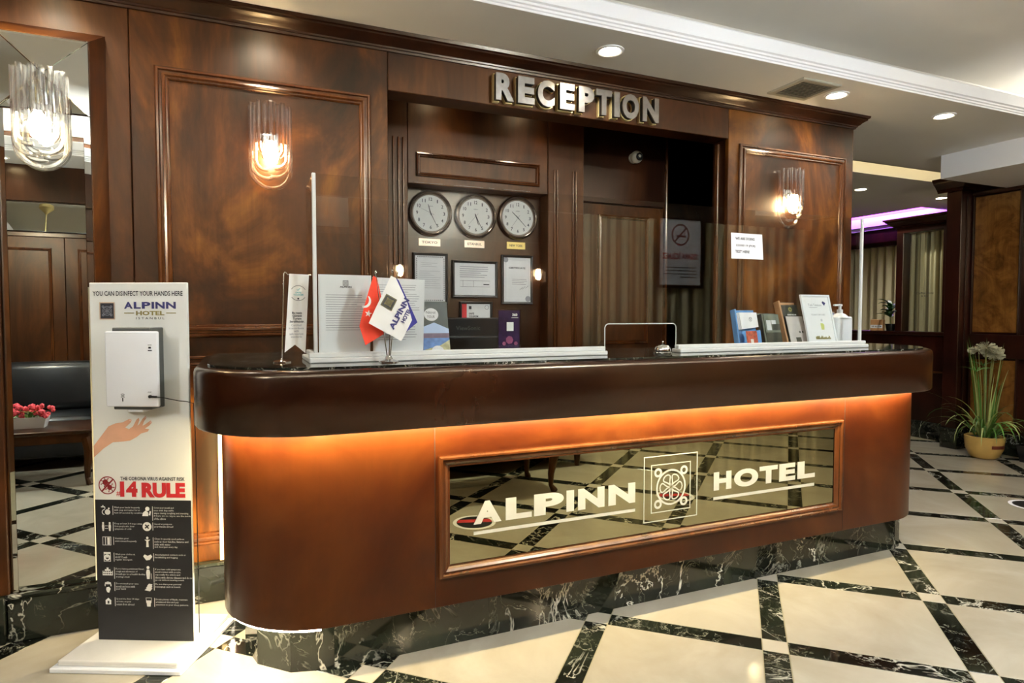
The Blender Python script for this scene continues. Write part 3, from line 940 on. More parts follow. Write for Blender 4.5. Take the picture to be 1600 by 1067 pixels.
# tour brochure, leaning in a clear holder
def leaning(name, label, cat, x, y, tilt, group=None, dep=0.04):
    return thing(name, label, cat, (x, y, TOP + dep * math.sin(math.radians(tilt))), 0, group, -math.radians(tilt))
b1 = leaning('tour_brochure', 'tour brochure with a beach picture leaning behind the screen', 'brochure', 0.672, 2.46, 14, dep=0.005)
MB().box(0, 0.118, 0, 0.004, 0, 0.232).build('leaflet', 'card_dark', b1)
MB().flat([(0.006, 0.0), (0.118, 0.0), (0.118, 0.118), (0.058, 0.145), (0.006, 0.125)], -0.0006).build('sky_print', 'sea_sky', b1)
MB().rect(0.006, 0.118, 0.078, 0.100, -0.0010).build('hill_print', 'sea_hill', b1)
MB().rect(0.006, 0.118, 0.028, 0.080, -0.0014).build('sea_print', 'sea_water', b1)
MB().flat([(0.006, 0.0), (0.118, 0.0), (0.118, 0.072), (0.08, 0.05), (0.006, 0.03)], -0.0018).build('sand_print', 'sea_sand', b1)
MB().disc(0.048, 0.178, 0.027, -0.0022, sx=1.12).build('title_oval', 'paper', b1)
MB().disc(0.065, 0.024, 0.024, -0.0022, sx=1.1).build('title_oval', 'paper', b1)
MB().text('Nitrol', 0.026, 0.066, 0.181, 0.193, -0.0027).text('TOUR', 0.030, 0.062, 0.163, 0.174, -0.0027).text('TOUR', 0.05, 0.082, 0.018, 0.027, -0.0027).build('title', 'ink', b1)

mo = thing('computer_monitor', 'black computer monitor seen from behind on the reception desk', 'monitor', (0.88, 2.80, 0.98))
MB().rbox(-0.03, 0.285, 0.0, 0.03, 0.06, 0.310, 0.006, 2).build('back_shell', 'plastic_black', mo)
MB().rbox(0.0, 0.255, -0.018, 0.0, 0.09, 0.225, 0.008, 2).build('rear_housing', 'plastic_black', mo)
MB().text('ViewSonic', 0.045, 0.165, 0.252, 0.272, -0.0006, bold=0.01).build('maker_lettering', 'plastic_dark', mo)
MB().rbox(0.10, 0.155, 0.0, 0.03, -0.10, 0.08, 0.005, 2).rbox(0.03, 0.225, -0.06, 0.10, -0.115, -0.10, 0.004, 1).build('foot', 'plastic_black', mo)
dk = thing('staff_desk', 'lower work desk behind the reception counter', 'desk', (0, 0, 0))
MB().rbox(0.57, 3.4, 2.765, 3.05, 0.82, 0.862, 0.004, 1).build('desk_top', 'mahogany_dark', dk)
for x in (0.60, 2.0, 3.36):
    MB().rbox(x, x + 0.03, 2.765, 3.0, 0.0, 0.82, 0.003, 1).build('leg_panel', 'mahogany_dark', dk)

c1_ = thing('card_stand', 'purple picture card in a clear acrylic stand beside the monitor', 'card stand', (1.012, 2.50, TOP))
MB().rbox(0, 0.110, -0.002, 0.006, 0.0, 0.198, 0.001, 1).rbox(0, 0.110, -0.03, 0.03, 0.0, 0.004, 0.001, 1).build('acrylic_holder', 'acrylic', c1_)
MB().box(0.006, 0.104, 0.0005, 0.0035, 0.03, 0.192).build('card', 'card_purple', c1_)
m = MB().rect(0.042, 0.074, 0.104, 0.142, -0.003)
m.text('360', 0.068, 0.092, 0.168, 0.180, -0.003, bold=0.04)
m.rect(0.064, 0.096, 0.160, 0.162, -0.003)
m.build('white_print', 'print_white', c1_)
MB().disc(0.055, 0.065, 0.018, -0.003, 7).disc(0.03, 0.05, 0.009, -0.003, 6).disc(0.085, 0.05, 0.009, -0.003, 6).build('pink_print', 'card_pink', c1_)

bl = thing('service_bell', 'chrome dome service bell on the counter by the screen opening', 'bell', (1.748, 2.335, TOP))
MB().lathe([(0.040, 0), (0.041, 0.005), (0.036, 0.009), (0.028, 0.011)], 28).build('base', 'chrome', bl, True)
MB().lathe([(0.037, 0.012), (0.0375, 0.016), (0.034, 0.027), (0.026, 0.036), (0.014, 0.042), (0.004, 0.0435)], 28).build('dome', 'chrome', bl, True)
MB().lathe([(0.003, 0.042), (0.003, 0.050), (0.006, 0.051), (0.0055, 0.056), (0.001, 0.058)], 14).build('button', 'chrome', bl, True)

# leaflet racks at the right end
r1 = leaning('leaflet_rack', 'blue leaflet rack with white cards, leftmost of the racks behind the screen', 'leaflet rack', 2.325, 2.47, 12)
MB().rbox(0, 0.155, 0.03, 0.036, 0, 0.20, 0.002, 1).rbox(0, 0.010, 0.0, 0.036, 0, 0.2, 0.002, 1).rbox(0.145, 0.155, 0.0, 0.036, 0, 0.09, 0.002, 1).rbox(0, 0.155, 0.0, 0.036, 0, 0.006, 0.002, 1).build('rack', 'blue_holder', r1)
for k in range(5):
    MB().plate([(0.012 + 0.005 * k, 0.094), (0.135 + 0.003 * k, 0.106), (0.133 + 0.003 * k, 0.182), (0.006 + 0.005 * k, 0.182)], 0.022 - 0.005 * k, 0.0235 - 0.005 * k).build('white_card', 'paper', r1)
m = MB().annulus(0.098, 0.146, 0.009, 0.012, 0.0012, 8)
m.text('V', 0.09, 0.106, 0.139, 0.156, 0.0012, bold=0.02)
m.build('card_crest', 'ink_light', r1)
MB().rect(0.035, 0.145, 0.006, 0.086, -0.001).build('front_panel', 'blue_holder', r1)
MB().rect(0.052, 0.126, 0.010, 0.084, -0.0016).build('food_print', 'food_red', r1)
MB().rect(0.078, 0.097, 0.016, 0.042, -0.0022).rect(0.050, 0.128, 0.006, 0.012, -0.0022).build('food_caption', 'print_white', r1)
r2 = leaning('leaflet_rack', 'dark leaflet rack with olive brochures between the blue and brown racks', 'leaflet rack', 2.50, 2.47, 13)
MB().rbox(0, 0.13, 0.03, 0.036, 0, 0.185, 0.002, 1).rbox(0, 0.006, 0.0, 0.036, 0, 0.175, 0.002, 1).rbox(0, 0.13, 0, 0.036, 0, 0.006, 0.002, 1).build('rack', 'plastic_black', r2)
for k in range(4):
    MB().box(0.002 + 0.007 * k, 0.105 + 0.007 * k, 0.024 - 0.006 * k, 0.026 - 0.006 * k, 0.01, 0.180 - 0.002 * k).build('brochure', 'card_olive', r2)
MB().rect(0.034, 0.066, 0.088, 0.142, 0.0052).rect(0.070, 0.10, 0.12, 0.142, 0.0052).build('photo_print', 'paper_grey', r2)
MB().rect(0.072, 0.124, 0.088, 0.121, 0.0046).rect(0.024, 0.126, 0.002, 0.076, 0.0046).build('dark_panel', 'card_dark', r2)
MB().rect(0.066, 0.116, 0.004, 0.022, 0.0040).build('yellow_label', 'yellow', r2)
r3 = leaning('leaflet_rack', 'brown wooden leaflet rack with black and grey brochures beside the white framed sign', 'leaflet rack', 2.655, 2.47, 17)
MB().rbox(0, 0.15, 0.034, 0.04, 0, 0.25, 0.002, 1).rbox(0, 0.012, 0.0, 0.04, 0, 0.25, 0.002, 1).rbox(0, 0.15, 0, 0.04, 0, 0.008, 0.002, 1).build('rack', 'card_brown', r3)
MB().rbox(0.02, 0.15, 0.02, 0.026, 0.01, 0.232, 0.001, 1).build('black_brochure', 'plastic_black', r3)
MB().rect(0.048, 0.138, 0.165, 0.232, 0.0190).build('cover_print', 'card_dark', r3)
MB().text('GRAND BAZAAR', 0.064, 0.128, 0.172, 0.180, 0.0180, bold=0.03).build('cover_title', 'print_white', r3)
MB().annulus(0.092, 0.206, 0.006, 0.013, 0.0180, 10).build('cover_crest', 'ink_gold', r3)
MB().rbox(0.035, 0.155, 0.006, 0.010, 0.01, 0.163, 0.001, 1).build('grey_brochure', 'card_grey', r3)
MB().disc(0.112, 0.075, 0.007, 0.005, 5).disc(0.132, 0.075, 0.007, 0.005, 5).rect(0.075, 0.112, 0.012, 0.046, 0.005).build('grey_print', 'card_dark', r3)
b4 = leaning('framed_sign', 'white framed sign with a yellow card picture leaning at the right end', 'sign', 2.775, 2.44, 14, dep=0.009)
MB().rbox(0, 0.215, 0, 0.008, 0, 0.29, 0.002, 1).build('board', 'paper', b4)
MB().frame(0.0, 0.215, 0.0, 0.29, 0, [(0, 0), (0.001, 0.004), (0.011, 0.004), (0.013, 0)]).build('frame', 'plastic_white', b4)
m = MB().text('Türk Telekom', 0.045, 0.145, 0.225, 0.239, -0.001).text('TOURIST SIM CARD', 0.055, 0.16, 0.173, 0.182, -0.001)
m.rect(0.05, 0.11, 0.217, 0.219, -0.001)
m.build('lettering', 'ink_light', b4)
MB().flat([(0.15, 0.245), (0.165, 0.228), (0.178, 0.243), (0.158, 0.255)], -0.001).annulus(0.125, 0.147, 0.004, 0.006, -0.001, 12).build('blue_mark', 'ink_navy', b4)
MB().flat([(0.112, 0.095), (0.134, 0.095), (0.138, 0.122), (0.128, 0.130), (0.112, 0.130)], -0.001).build('card_picture', 'lime', b4)
sk = MB()
rr = random.Random(5)
for k in range(22):
    x = 0.06 + k * 0.005
    sk.rect(x, x + 0.004, 0.042, 0.048 + rr.random() * 0.014, -0.001)
sk.build('skyline_print', 'ink_gold', b4)
sb = thing('pump_bottle', 'white square pump bottle of hand sanitizer at the right end of the screen', 'bottle', (3.13, 2.55, TOP))
MB().rbox(-0.058, 0.066, -0.035, 0.035, 0, 0.165, 0.012, 3).build('body', 'plastic_white', sb, True)
MB().lathe([(0.052, 0.158), (0.030, 0.178), (0.016, 0.184), (0.014, 0.186)], 20).build('shoulder', 'plastic_white', sb, True)
MB().lathe([(0.016, 0.184), (0.016, 0.204), (0.008, 0.206), (0.008, 0.222), (0.014, 0.224), (0.013, 0.234), (0.004, 0.236)], 18).rbox(-0.048, 0.004, -0.007, 0.007, 0.224, 0.234, 0.003, 2).build('pump', 'plastic_white', sb, True)
r5 = leaning('leaflet_rack', 'small clear leaflet rack behind the white pump bottle', 'leaflet rack', 3.05, 2.62, 16)
MB().rbox(0, 0.10, 0.0, 0.004, 0, 0.25, 0.001, 1).rbox(0.11, 0.2, 0.0, 0.004, 0, 0.20, 0.001, 1).build('holder', 'acrylic', r5)
MB().box(0.01, 0.07, 0.005, 0.007, 0.05, 0.245).box(0.125, 0.19, 0.005, 0.007, 0.05, 0.19).build('leaflet', 'card_grey', r5)
MB().rect(0.02, 0.06, 0.19, 0.24, 0.0045).rect(0.13, 0.18, 0.15, 0.185, 0.0045).build('leaflet_print', 'sea_water', r5)

# ================================================================== RECEPTION LETTERS
rs = thing('reception_sign', 'raised metal letters spelling RECEPTION across the wooden header', 'sign', (0, WALL, 0))
for ch, (a, b) in zip('RECEPTION', ((1.246, 1.350), (1.372, 1.469), (1.488, 1.589), (1.623, 1.713), (1.740, 1.837), (1.850, 1.953), (1.968, 2.006), (2.023, 2.136), (2.162, 2.274))):
    fc = MB().text(ch, a, b, 2.428, 2.568, -0.052, bold=0.05, ext=0.004, res=4).build('letter', 'steel_brushed', rs)
    MB().text(ch, a + 0.002, b - 0.002, 2.431, 2.565, -0.036, bold=0.05, ext=0.012, res=4).build('letter_core', 'dark_gap', fc)
    MB().text(ch, a - 0.003, b + 0.003, 2.425, 2.571, -0.013, bold=0.055, ext=0.012, res=4).build('letter_back', 'brass_bright', fc)

# ================================================================== WALL CLOCKS, PLATES, CERTIFICATES
NB = 3.82
def clock(x, z, hh, mm, ss_, label):
    c = thing('wall_clock', label, 'clock', (x, NB, z), 0, 'world time clocks')
    MB().latheY([(0.136, 0.0), (0.138, 0.018), (0.134, 0.032), (0.126, 0.036), (0.118, 0.030), (0.111, 0.020), (0.110, 0.014)], 48, cap=False).build('rim', 'clock_rim', c, True)
    MB().latheY([(0.139, 0.012), (0.141, 0.016), (0.139, 0.020)], 48, cap=False).build('rim_edge', 'chrome', c, True)
    MB().latheY([(0.112, 0.0), (0.112, 0.016)], 48).build('dial', 'clock_face', c)
    n = MB()
    for k in range(1, 13):
        a = PI / 2 - k * PI / 6
        cx, cz = 0.086 * math.cos(a), 0.086 * math.sin(a)
        wd = 0.013 if k < 10 else 0.021
        if k in (1,):
            wd = 0.006
        n.text(str(k), cx - wd / 2, cx + wd / 2, cz - 0.0105, cz + 0.0105, -0.0168, bold=0.01, res=3)
    n.text('GENX', -0.014, 0.014, 0.040, 0.046, -0.0168)
    n.build('numerals', 'ink', c)
    def hand(ang, L, wd, y, tail):
        d = (math.sin(ang), math.cos(ang))
        q = (d[1], -d[0])
        P = [(-d[0] * tail + q[0] * wd, -d[1] * tail + q[1] * wd), (-d[0] * tail - q[0] * wd, -d[1] * tail - q[1] * wd), (d[0] * L - q[0] * wd * 0.5, d[1] * L - q[1] * wd * 0.5), (d[0] * L + q[0] * wd * 0.5, d[1] * L + q[1] * wd * 0.5)]
        return MB().plate(P[::-1], y, y + 0.0006)
    hand((hh + mm / 60) * PI / 6, 0.056, 0.0030, -0.0185, 0.012).build('hour_hand', 'ink', c)
    hand(mm * PI / 30, 0.080, 0.0022, -0.0198, 0.016).build('minute_hand', 'ink', c)
    hand(ss_ * PI / 30, 0.084, 0.0007, -0.0208, 0.022).build('second_hand', 'ink', c)
    return c
clock(1.095, 1.933, 11, 25.5, 49, 'round wall clock above the TOKYO plate')
clock(1.392, 1.933, 5, 25.5, 37, 'round wall clock above the ISTANBUL plate')
clock(1.685, 1.940, 10, 22.5, 36, 'round wall clock above the NEW YORK plate')
def nameplate(x, z, wd, word, mat, label):
    p = thing('name_plate', label, 'plate', (x, NB, z), 0, 'city name plates')
    MB().rbox(-wd / 2, wd / 2, -0.004, 0, -0.023, 0.023, 0.001, 1).build('plate', mat, p)
    MB().text(word, -wd * 0.36, wd * 0.36, -0.008, 0.008, -0.0046, bold=0.02).build('lettering', 'ink', p)
nameplate(1.091, 1.755, 0.140, 'TOKYO', 'plate_pink', 'pinkish metal name plate reading TOKYO')
nameplate(1.387, 1.757, 0.136, 'ISTANBUL', 'plate_pink', 'metal name plate reading ISTANBUL under the middle clock')
nameplate(1.678, 1.760, 0.132, 'NEW YORK', 'plate_gold', 'gold metal name plate reading NEW YORK')

def certificate(x0, x1, z0, z1, label, bw=0.016):
    c = thing('framed_certificate', label, 'certificate', (x0, NB, z0), 0, 'framed certificates on the niche wall')
    W_, H_ = x1 - x0, z1 - z0
    MB().frame(0, W_, 0, H_, 0, [(0, 0), (0, 0.016), (0.004, 0.019), (bw - 0.003, 0.017), (bw, 0.010), (bw, 0.0)]).build('frame', 'frame_black', c)
    MB().box(0.004, W_ - 0.004, -0.010, 0.0, 0.004, H_ - 0.004).build('sheet', 'paper_grey', c)
    return c, W_, H_
c, W_, H_ = certificate(0.982, 1.205, 1.372, 1.688, 'portrait black framed certificate with a dotted border under the TOKYO plate')
m = lines(lines(MB(), 0.05, 0.17, 0.255, 3, 0.011, -0.0108, seed=8), 0.04, 0.18, 0.205, 9, 0.013, -0.0108, seed=9)
m.build('print', 'ink_light', c)
m = MB()
for k in range(22):
    z = 0.03 + k * 0.0118
    m.rect(0.021, 0.026, z, z + 0.006, -0.0108).rect(W_ - 0.026, W_ - 0.021, z, z + 0.006, -0.0108)
for k in range(13):
    x = 0.028 + k * 0.013
    m.rect(x, x + 0.007, 0.021, 0.026, -0.0108).rect(x, x + 0.007, H_ - 0.026, H_ - 0.021, -0.0108)
m.build('border_print', 'ink', c)
c, W_, H_ = certificate(1.235, 1.542, 1.415, 1.650, 'landscape black framed certificate with a table, between two portrait frames')
lines(MB(), 0.05, 0.255, 0.198, 6, 0.013, -0.0108, 0.004, seed=11).build('print', 'ink_light', c)
m = MB()
m.stroke([(0.052, 0.07), (0.255, 0.07), (0.255, 0.108), (0.052, 0.108)], 0.0016, -0.0108, True).rect(0.14, 0.1416, 0.07, 0.108, -0.0108).rect(0.07, 0.0716, 0.07, 0.108, -0.0108).rect(0.21, 0.25, 0.082, 0.088, -0.0108)
m.build('table_print', 'ink', c)
c, W_, H_ = certificate(1.572, 1.795, 1.375, 1.696, 'portrait black framed certificate with a signature under the NEW YORK plate')
m = MB().text('CERTIFICATE', 0.05, 0.17, 0.232, 0.244, -0.0108, bold=0.03)
m.stroke([(0.13, 0.095), (0.15, 0.112), (0.148, 0.098), (0.168, 0.118), (0.172, 0.106), (0.19, 0.122)], 0.002, -0.0108)
lines(m, 0.075, 0.185, 0.165, 4, 0.011, -0.0108, seed=12)
m.build('print', 'ink', c)
m = MB().disc(0.03, 0.29, 0.018, -0.0106, 8).disc(W_ - 0.034, 0.036, 0.02, -0.0106, 8)
m.stroke([(0.03, 0.03), (W_ - 0.03, 0.03), (W_ - 0.03, H_ - 0.03), (0.03, H_ - 0.03)], 0.0014, -0.0108, True)
m.build('corner_print', 'ink_light', c)
c, W_, H_ = certificate(1.283, 1.507, 1.215, 1.390, 'small black framed safe tourism certificate with a red band above the monitor')
MB().rect(0.016, 0.048, 0.016, H_ - 0.016, -0.0108).build('red_band', 'ink_red', c)
MB().text('SAFE', 0.062, 0.098, 0.092, 0.104, -0.0108, bold=0.03).text('TOURISM', 0.062, 0.126, 0.074, 0.086, -0.0108, bold=0.03).rect(0.062, 0.080, 0.126, 0.146, -0.0108).annulus(0.185, 0.138, 0.012, 0.014, -0.0108, 20).build('lettering', 'ink', c)

cc = thing('security_camera', 'small white dome security camera on the dark recess wall', 'camera', (2.56, 3.78, 2.405))
MB().latheY([(0.036, 0), (0.036, 0.012), (0.026, 0.02)], 24).build('mount', 'cctv_white', cc, True)
mb = bmesh.new()
bmesh.ops.create_icosphere(mb, subdivisions=3, radius=0.043)
mb.verts.index_update()
MB().add([(v.co.x, v.co.y - 0.045, v.co.z) for v in mb.verts], [[v.index for v in f.verts] for f in mb.faces]).build('ball', 'cctv_white', cc, True, 80)
mb.free()
m = MB().latheY([(0.026, 0), (0.027, 0.008), (0.022, 0.012), (0.014, 0.006)], 20)
m.xform(Matrix.Translation((-0.002, -0.080, -0.006)) @ Matrix.Rotation(math.radians(0), 4, 'Z'))
m.build('lens', 'plastic_black', cc, True)

# ================================================================== CRYSTAL SCONCES
def make_sconce(label):
    s = thing('wall_sconce', label, 'sconce', (0, 0, 0), 0, 'crystal wall sconces')
    MB().rbox(-0.035, 0.035, -0.010, 0, -0.05, 0.06, 0.004, 2).build('back_plate', 'chrome', s)
    MB().tube([(0, -0.012, 0.03), (0, -0.045, 0.03), (0, -0.045, -0.02)], 0.008, 8).build('lamp_arm', 'chrome', s, True)
    MB().lathe([(0.006, -0.082), (0.024, -0.070), (0.033, -0.038), (0.026, 0.004), (0.012, 0.026)], 14, (0, -0.054, -0.01)).build('bulb', 'bulb', s, True)
    rodn = 0
    for k in range(11):
        a = -PI / 2 + PI * k / 10
        x = 0.085 * math.sin(a)
        y = -0.018 - 0.085 * math.cos(a)
        top = 0.172 + (0.012 if k % 2 else 0.0)
        sgn = 1 if x < 0 else -1
        if k in (0, 10):
            rad, zb, arc = 0.085, -0.105, PI * 0.52
        elif k in (1, 9):
            rad, zb, arc = 0.062, -0.080 - 0.01 * (k == 1), PI * 0.62
        elif k in (2, 8):
            rad, zb, arc = 0.045, -0.06 - 0.012 * (k == 2), PI * 0.58
        else:
            rad, zb, arc = 0.03, -0.018 - 0.01 * (k % 3), PI * 0.35
        if k in (0, 10):
            arc = PI * (0.5 if k == 0 else 0.5)
        pts = [(x, y, top), (x, y, top - 0.09), (x, y, zb + 0.03), (x, y, zb)]
        for i in range(1, 10):
            t_ = arc * i / 9
            pts.append((x + sgn * rad * (1 - math.cos(t_)), y - (0.004 if sgn > 0 else -0.004) * i / 9, zb - rad * math.sin(t_)))
        MB().tube(pts, 0.0098, 6).build('crystal_rod', 'crystal', s, True, 30)
    for k in range(6):
        a = -PI / 2 + PI * (k + 0.5) / 6
        x, y = 0.066 * math.sin(a), -0.02 - 0.062 * math.cos(a)
        MB().tube([(x, y, 0.186), (x, y, 0.10)], 0.0085, 6).build('crystal_rod', 'crystal', s, True, 30)
    lamp('sconce_light', 'POINT', (0, -0.05, -0.03), SCONCE_W, (1.0, 0.70, 0.32), 0.03, parent=s)
    return s
s1 = make_sconce('lit crystal wall sconce on the wide panel left of the recess')
s1.location = (0.143, WALL, 2.075)
s2 = copy_tree(s1)
s2['label'] = 'lit crystal wall sconce on the narrow panel right of the recess'
s2.location = (3.345, WALL, 2.075)
s3 = copy_tree(s1)
s3['label'] = 'lit crystal wall sconce mounted over the tall mirror at the far left'
s3.location = (-0.705, 3.055, 2.075)
s4 = copy_tree(s1)
s4['label'] = 'lit crystal wall sconce on the wall behind the camera, mirrored in the screen'
s4.location = (1.35, RY + 0.02, 1.75)
s4.rotation_euler = (0, 0, PI)
s5 = copy_tree(s1)
s5['label'] = 'lit crystal wall sconce beside the long curtain behind the camera'
s5.location = (2.75, RY + 0.02, 1.75)
s5.rotation_euler = (0, 0, PI)

# ================================================================== TALL MIRROR, FAR LEFT
mr = thing('wall_mirror', 'tall wall mirror with a faceted top square in a wooden surround, far left', 'mirror')
MX0, MX1, MZ0, MZ1, MYY = -0.850, -0.546, 0.195, 2.404, 3.06
MB().loops([[(x0, y, z0), (x1, y, z0), (x1, y, z1), (x0, y, z1)] for x0, x1, z0, z1, y in ((MX0 - 0.05, -0.500, MZ0 - 0.01, 2.470, WALL), (MX0 - 0.004, MX1 + 0.004, MZ0 - 0.004, MZ1 + 0.004, MYY + 0.004))]).build('surround', 'mahogany_flame', mr)
bw = 0.022
MB().plate([(MX0 + bw, MZ0 + bw), (MX1 - bw, MZ0 + bw), (MX1 - bw, 2.105 - 0.001), (MX0 + bw, 2.105 - 0.001)], MYY - 0.006, MYY).build('main_pane', 'mirror_silver', mr)
def facet(pts):
    MB().add(pts, [tuple(range(len(pts)))]).build('bevel_facet', 'mirror_silver', mr)
g = 0.001
for x0, x1, ya, yb in ((MX0, MX0 + bw - g, MYY, MYY - 0.006), (MX1 - bw + g, MX1, MYY - 0.006, MYY)):
    facet([(x0, ya, MZ0), (x1, yb, MZ0), (x1, yb, 2.104), (x0, ya, 2.104)])
facet([(MX0 + bw, MYY, MZ0), (MX1 - bw, MYY, MZ0), (MX1 - bw, MYY - 0.006, MZ0 + bw - g), (MX0 + bw, MYY - 0.006, MZ0 + bw - g)])
cxm, czm, apx = (MX0 + MX1) / 2, (2.108 + MZ1) / 2, MYY - 0.020
q = [(MX0, MYY, 2.108), (MX1, MYY, 2.108), (MX1, MYY, MZ1), (MX0, MYY, MZ1)]
for i in range(4):
    a, b = Vector(q[i]), Vector(q[(i + 1) % 4])
    cpt = Vector((cxm, apx, czm))
    ce = (a + b + cpt) / 3
    facet([tuple(p + (ce - p).normalized() * 0.002) for p in (a, b, cpt)])
for i in range(4):
    MB().tube([(q[i][0], q[i][1] - 0.001, q[i][2]), (cxm, apx - 0.0015, czm)], 0.004, 5).build('joint_bead', 'mirror_silver', mr)
MB().rbox(-1.30, MX0 - 0.006, 3.045, WALL, 0.19, 2.62, 0.004, 1).build('side_post', 'mahogany', mr)
mbs = struct(MB().rbox(-0.865, -0.502, 3.04, WALL, 0, 0.175, 0.004, 1).build('baseboard_mirror', 'marble_black'))
MB().rbox(-0.87, -0.50, 3.03, WALL, 0.175, 0.192, 0.004, 1).build('ledge', 'marble_black', mbs)
MB().rbox(-1.30, -0.868, 3.025, WALL, 0, 0.19, 0.004, 1).build('side_base', 'marble_black', mbs)

# ================================================================== HAND SANITIZER STAND
bx, by = -0.524, 2.842
ang = math.atan2(2.679 - 2.842, -0.176 + 0.518)
hs = thing('sanitizer_stand', 'tall printed hand disinfection board with a white dispenser on a white base', 'sanitizer stand', (bx, by, 0), ang)
BW, BT = 0.379, 1.425
MB().rbox(-0.07, 0.42, -0.165, 0.24, 0.0, 0.018, 0.003, 1).build('base_slab', 'plastic_white', hs)
MB().rbox(-0.05, 0.40, -0.150, 0.23, 0.018, 0.040, 0.006, 2).build('base_top', 'marble_white', hs)
bd = MB().rbox(0, BW, 0, 0.012, 0.040, BT, 0.002, 1).build('board', 'board_white', hs)
MB().rect(0.001, BW - 0.001, 0.042, 0.592, -0.0006).build('black_field', 'board_black', bd)
Y1 = -0.0012
MB().text('YOU CAN DISINFECT YOUR HANDS HERE', 0.014, 0.363, 1.375, 1.393, Y1, bold=0.014).build('heading', 'ink', bd)
MB().rect(0.040, 0.098, 1.286, 1.350, Y1).build('badge_ground', 'ink', bd)
m = emblem(0.069, 1.318, 0.023, Y1 - 0.0004)
m.build('badge', 'ink_light', bd)
MB().stroke([(0.041, 1.287), (0.097, 1.287), (0.097, 1.349), (0.041, 1.349)], 0.005, Y1 - 0.0004, True).build('badge_border', 'plate_pink', bd)
m = MB()
for ch, a, b in (('A', 0.135, 0.169), ('L', 0.173, 0.200), ('P', 0.204, 0.238), ('I', 0.242, 0.252), ('N', 0.257, 0.293), ('N', 0.298, 0.336)):
    m.text(ch, a, b, 1.326, 1.352, Y1, bold=0.04, res=3)
m.build('hotel_name', 'ink_navy', bd)
MB().text('HOTEL', 0.181, 0.291, 1.301, 1.318, Y1, bold=0.04).rect(0.135, 0.174, 1.308, 1.3115, Y1).rect(0.298, 0.336, 1.308, 1.3115, Y1).build('hotel_word', 'ink_gold', bd)
MB().text('I S T A N B U L', 0.181, 0.291, 1.286, 1.294, Y1, bold=0.01).build('city_word', 'ink', bd)
# printed hand
hand = [(0.002, 0.800), (0.002, 0.756), (0.040, 0.790), (0.078, 0.815), (0.116, 0.818), (0.146, 0.822), (0.172, 0.836), (0.190, 0.850), (0.215, 0.857), (0.222, 0.866), (0.205, 0.869), (0.222, 0.880), (0.233, 0.892), (0.228, 0.900), (0.205, 0.884), (0.196, 0.880), (0.202, 0.896), (0.212, 0.910), (0.208, 0.918), (0.196, 0.905), (0.182, 0.884), (0.176, 0.880), (0.184, 0.900), (0.182, 0.910), (0.172, 0.902), (0.158, 0.876), (0.142, 0.866), (0.128, 0.872), (0.150, 0.892), (0.154, 0.902), (0.144, 0.905), (0.118, 0.892), (0.090, 0.888), (0.062, 0.876), (0.040, 0.848)]
MB().flat(hand, Y1).build('printed_hand', 'skin_print', bd)
MB().flat([(0.226, 0.888), (0.233, 0.892), (0.229, 0.899), (0.223, 0.894)], Y1 - 0.0004).flat([(0.206, 0.908), (0.212, 0.910), (0.208, 0.917), (0.203, 0.912)], Y1 - 0.0004).flat([(0.144, 0.898), (0.152, 0.897), (0.153, 0.902), (0.145, 0.904)], Y1 - 0.0004).build('printed_nails', 'nail_print', bd)
# slogan
m = MB().annulus(0.052, 0.648, 0.031, 0.035, Y1, 36).stroke([(0.029, 0.624), (0.075, 0.672)], 0.006, Y1)
for cx, cz, r in ((0.044, 0.660, 0.011), (0.061, 0.640, 0.010)):
    m.disc(cx, cz, r, Y1 - 0.0003, 14)
    for k in range(7):
        a = k * 2 * PI / 7
        m.stroke([(cx, cz), (cx + (r + 0.007) * math.cos(a), cz + (r + 0.007) * math.sin(a))], 0.0025, Y1 - 0.0003)
        m.disc(cx + (r + 0.007) * math.cos(a), cz + (r + 0.007) * math.sin(a), 0.0026, Y1 - 0.0003, 6)
m.build('virus_mark', 'ink_dark_red', bd)
MB().text('THE CORONA VIRUS AGAINST RISK', 0.103, 0.356, 0.668, 0.682, Y1, bold=0.02).build('slogan', 'ink', bd)
MB().text('14', 0.101, 0.170, 0.604, 0.664, Y1, bold=0.06, res=4).text('RULE', 0.186, 0.357, 0.602, 0.660, Y1, bold=0.06, res=4).text('#', 0.086, 0.102, 0.606, 0.626, Y1).build('rule_title', 'ink_red', bd)
L_ = [('Wash your hands frequently', 'with soap and water for at', 'least 20 seconds by scrubbing.'), ('Keep at least 3-4 steps away', 'from people who show', 'symptoms of colds'), ('Ventilate your', 'environment frequently'), ('Wash your clothes at', '60-90°C with', 'regular detergent'), ('If you have persistent fever,', 'cough and shortness of', 'breath go to a health facility', 'wearing a mask'), ('Do not touch your eyes,', 'mouth and nose with', 'your hands'), ('Spend the first 14 days', 'at home on your', 'return from abroad')]
R_ = [('Cover your mouth and', 'nose with disposable', 'wipes during coughing and sneezing;', 'if there are no wipes, use the inside', 'of the elbow'), ('Cancel or postpone', 'your travels abroad'), ('Clean frequently used surfaces', 'such as door handles, fixtures and', 'sinks with water', 'and detergent every day'), ('Avoid physical contacts such as', 'handshaking and hugging'), ('If you have cold symptoms,', 'avoid contact with people,', 'especially the elders and', 'those with chronic diseases and do not', 'go out without wearing a mask'), ('Do not share your personal', 'belongings such as towels'), ('Drink plenty of fluids, maintain', 'a balanced diet and pay', 'attention to your sleep patterns.')]
ZS = [0.566, 0.503, 0.445, 0.383, 0.326, 0.268, 0.208]
Y2 = -0.0014
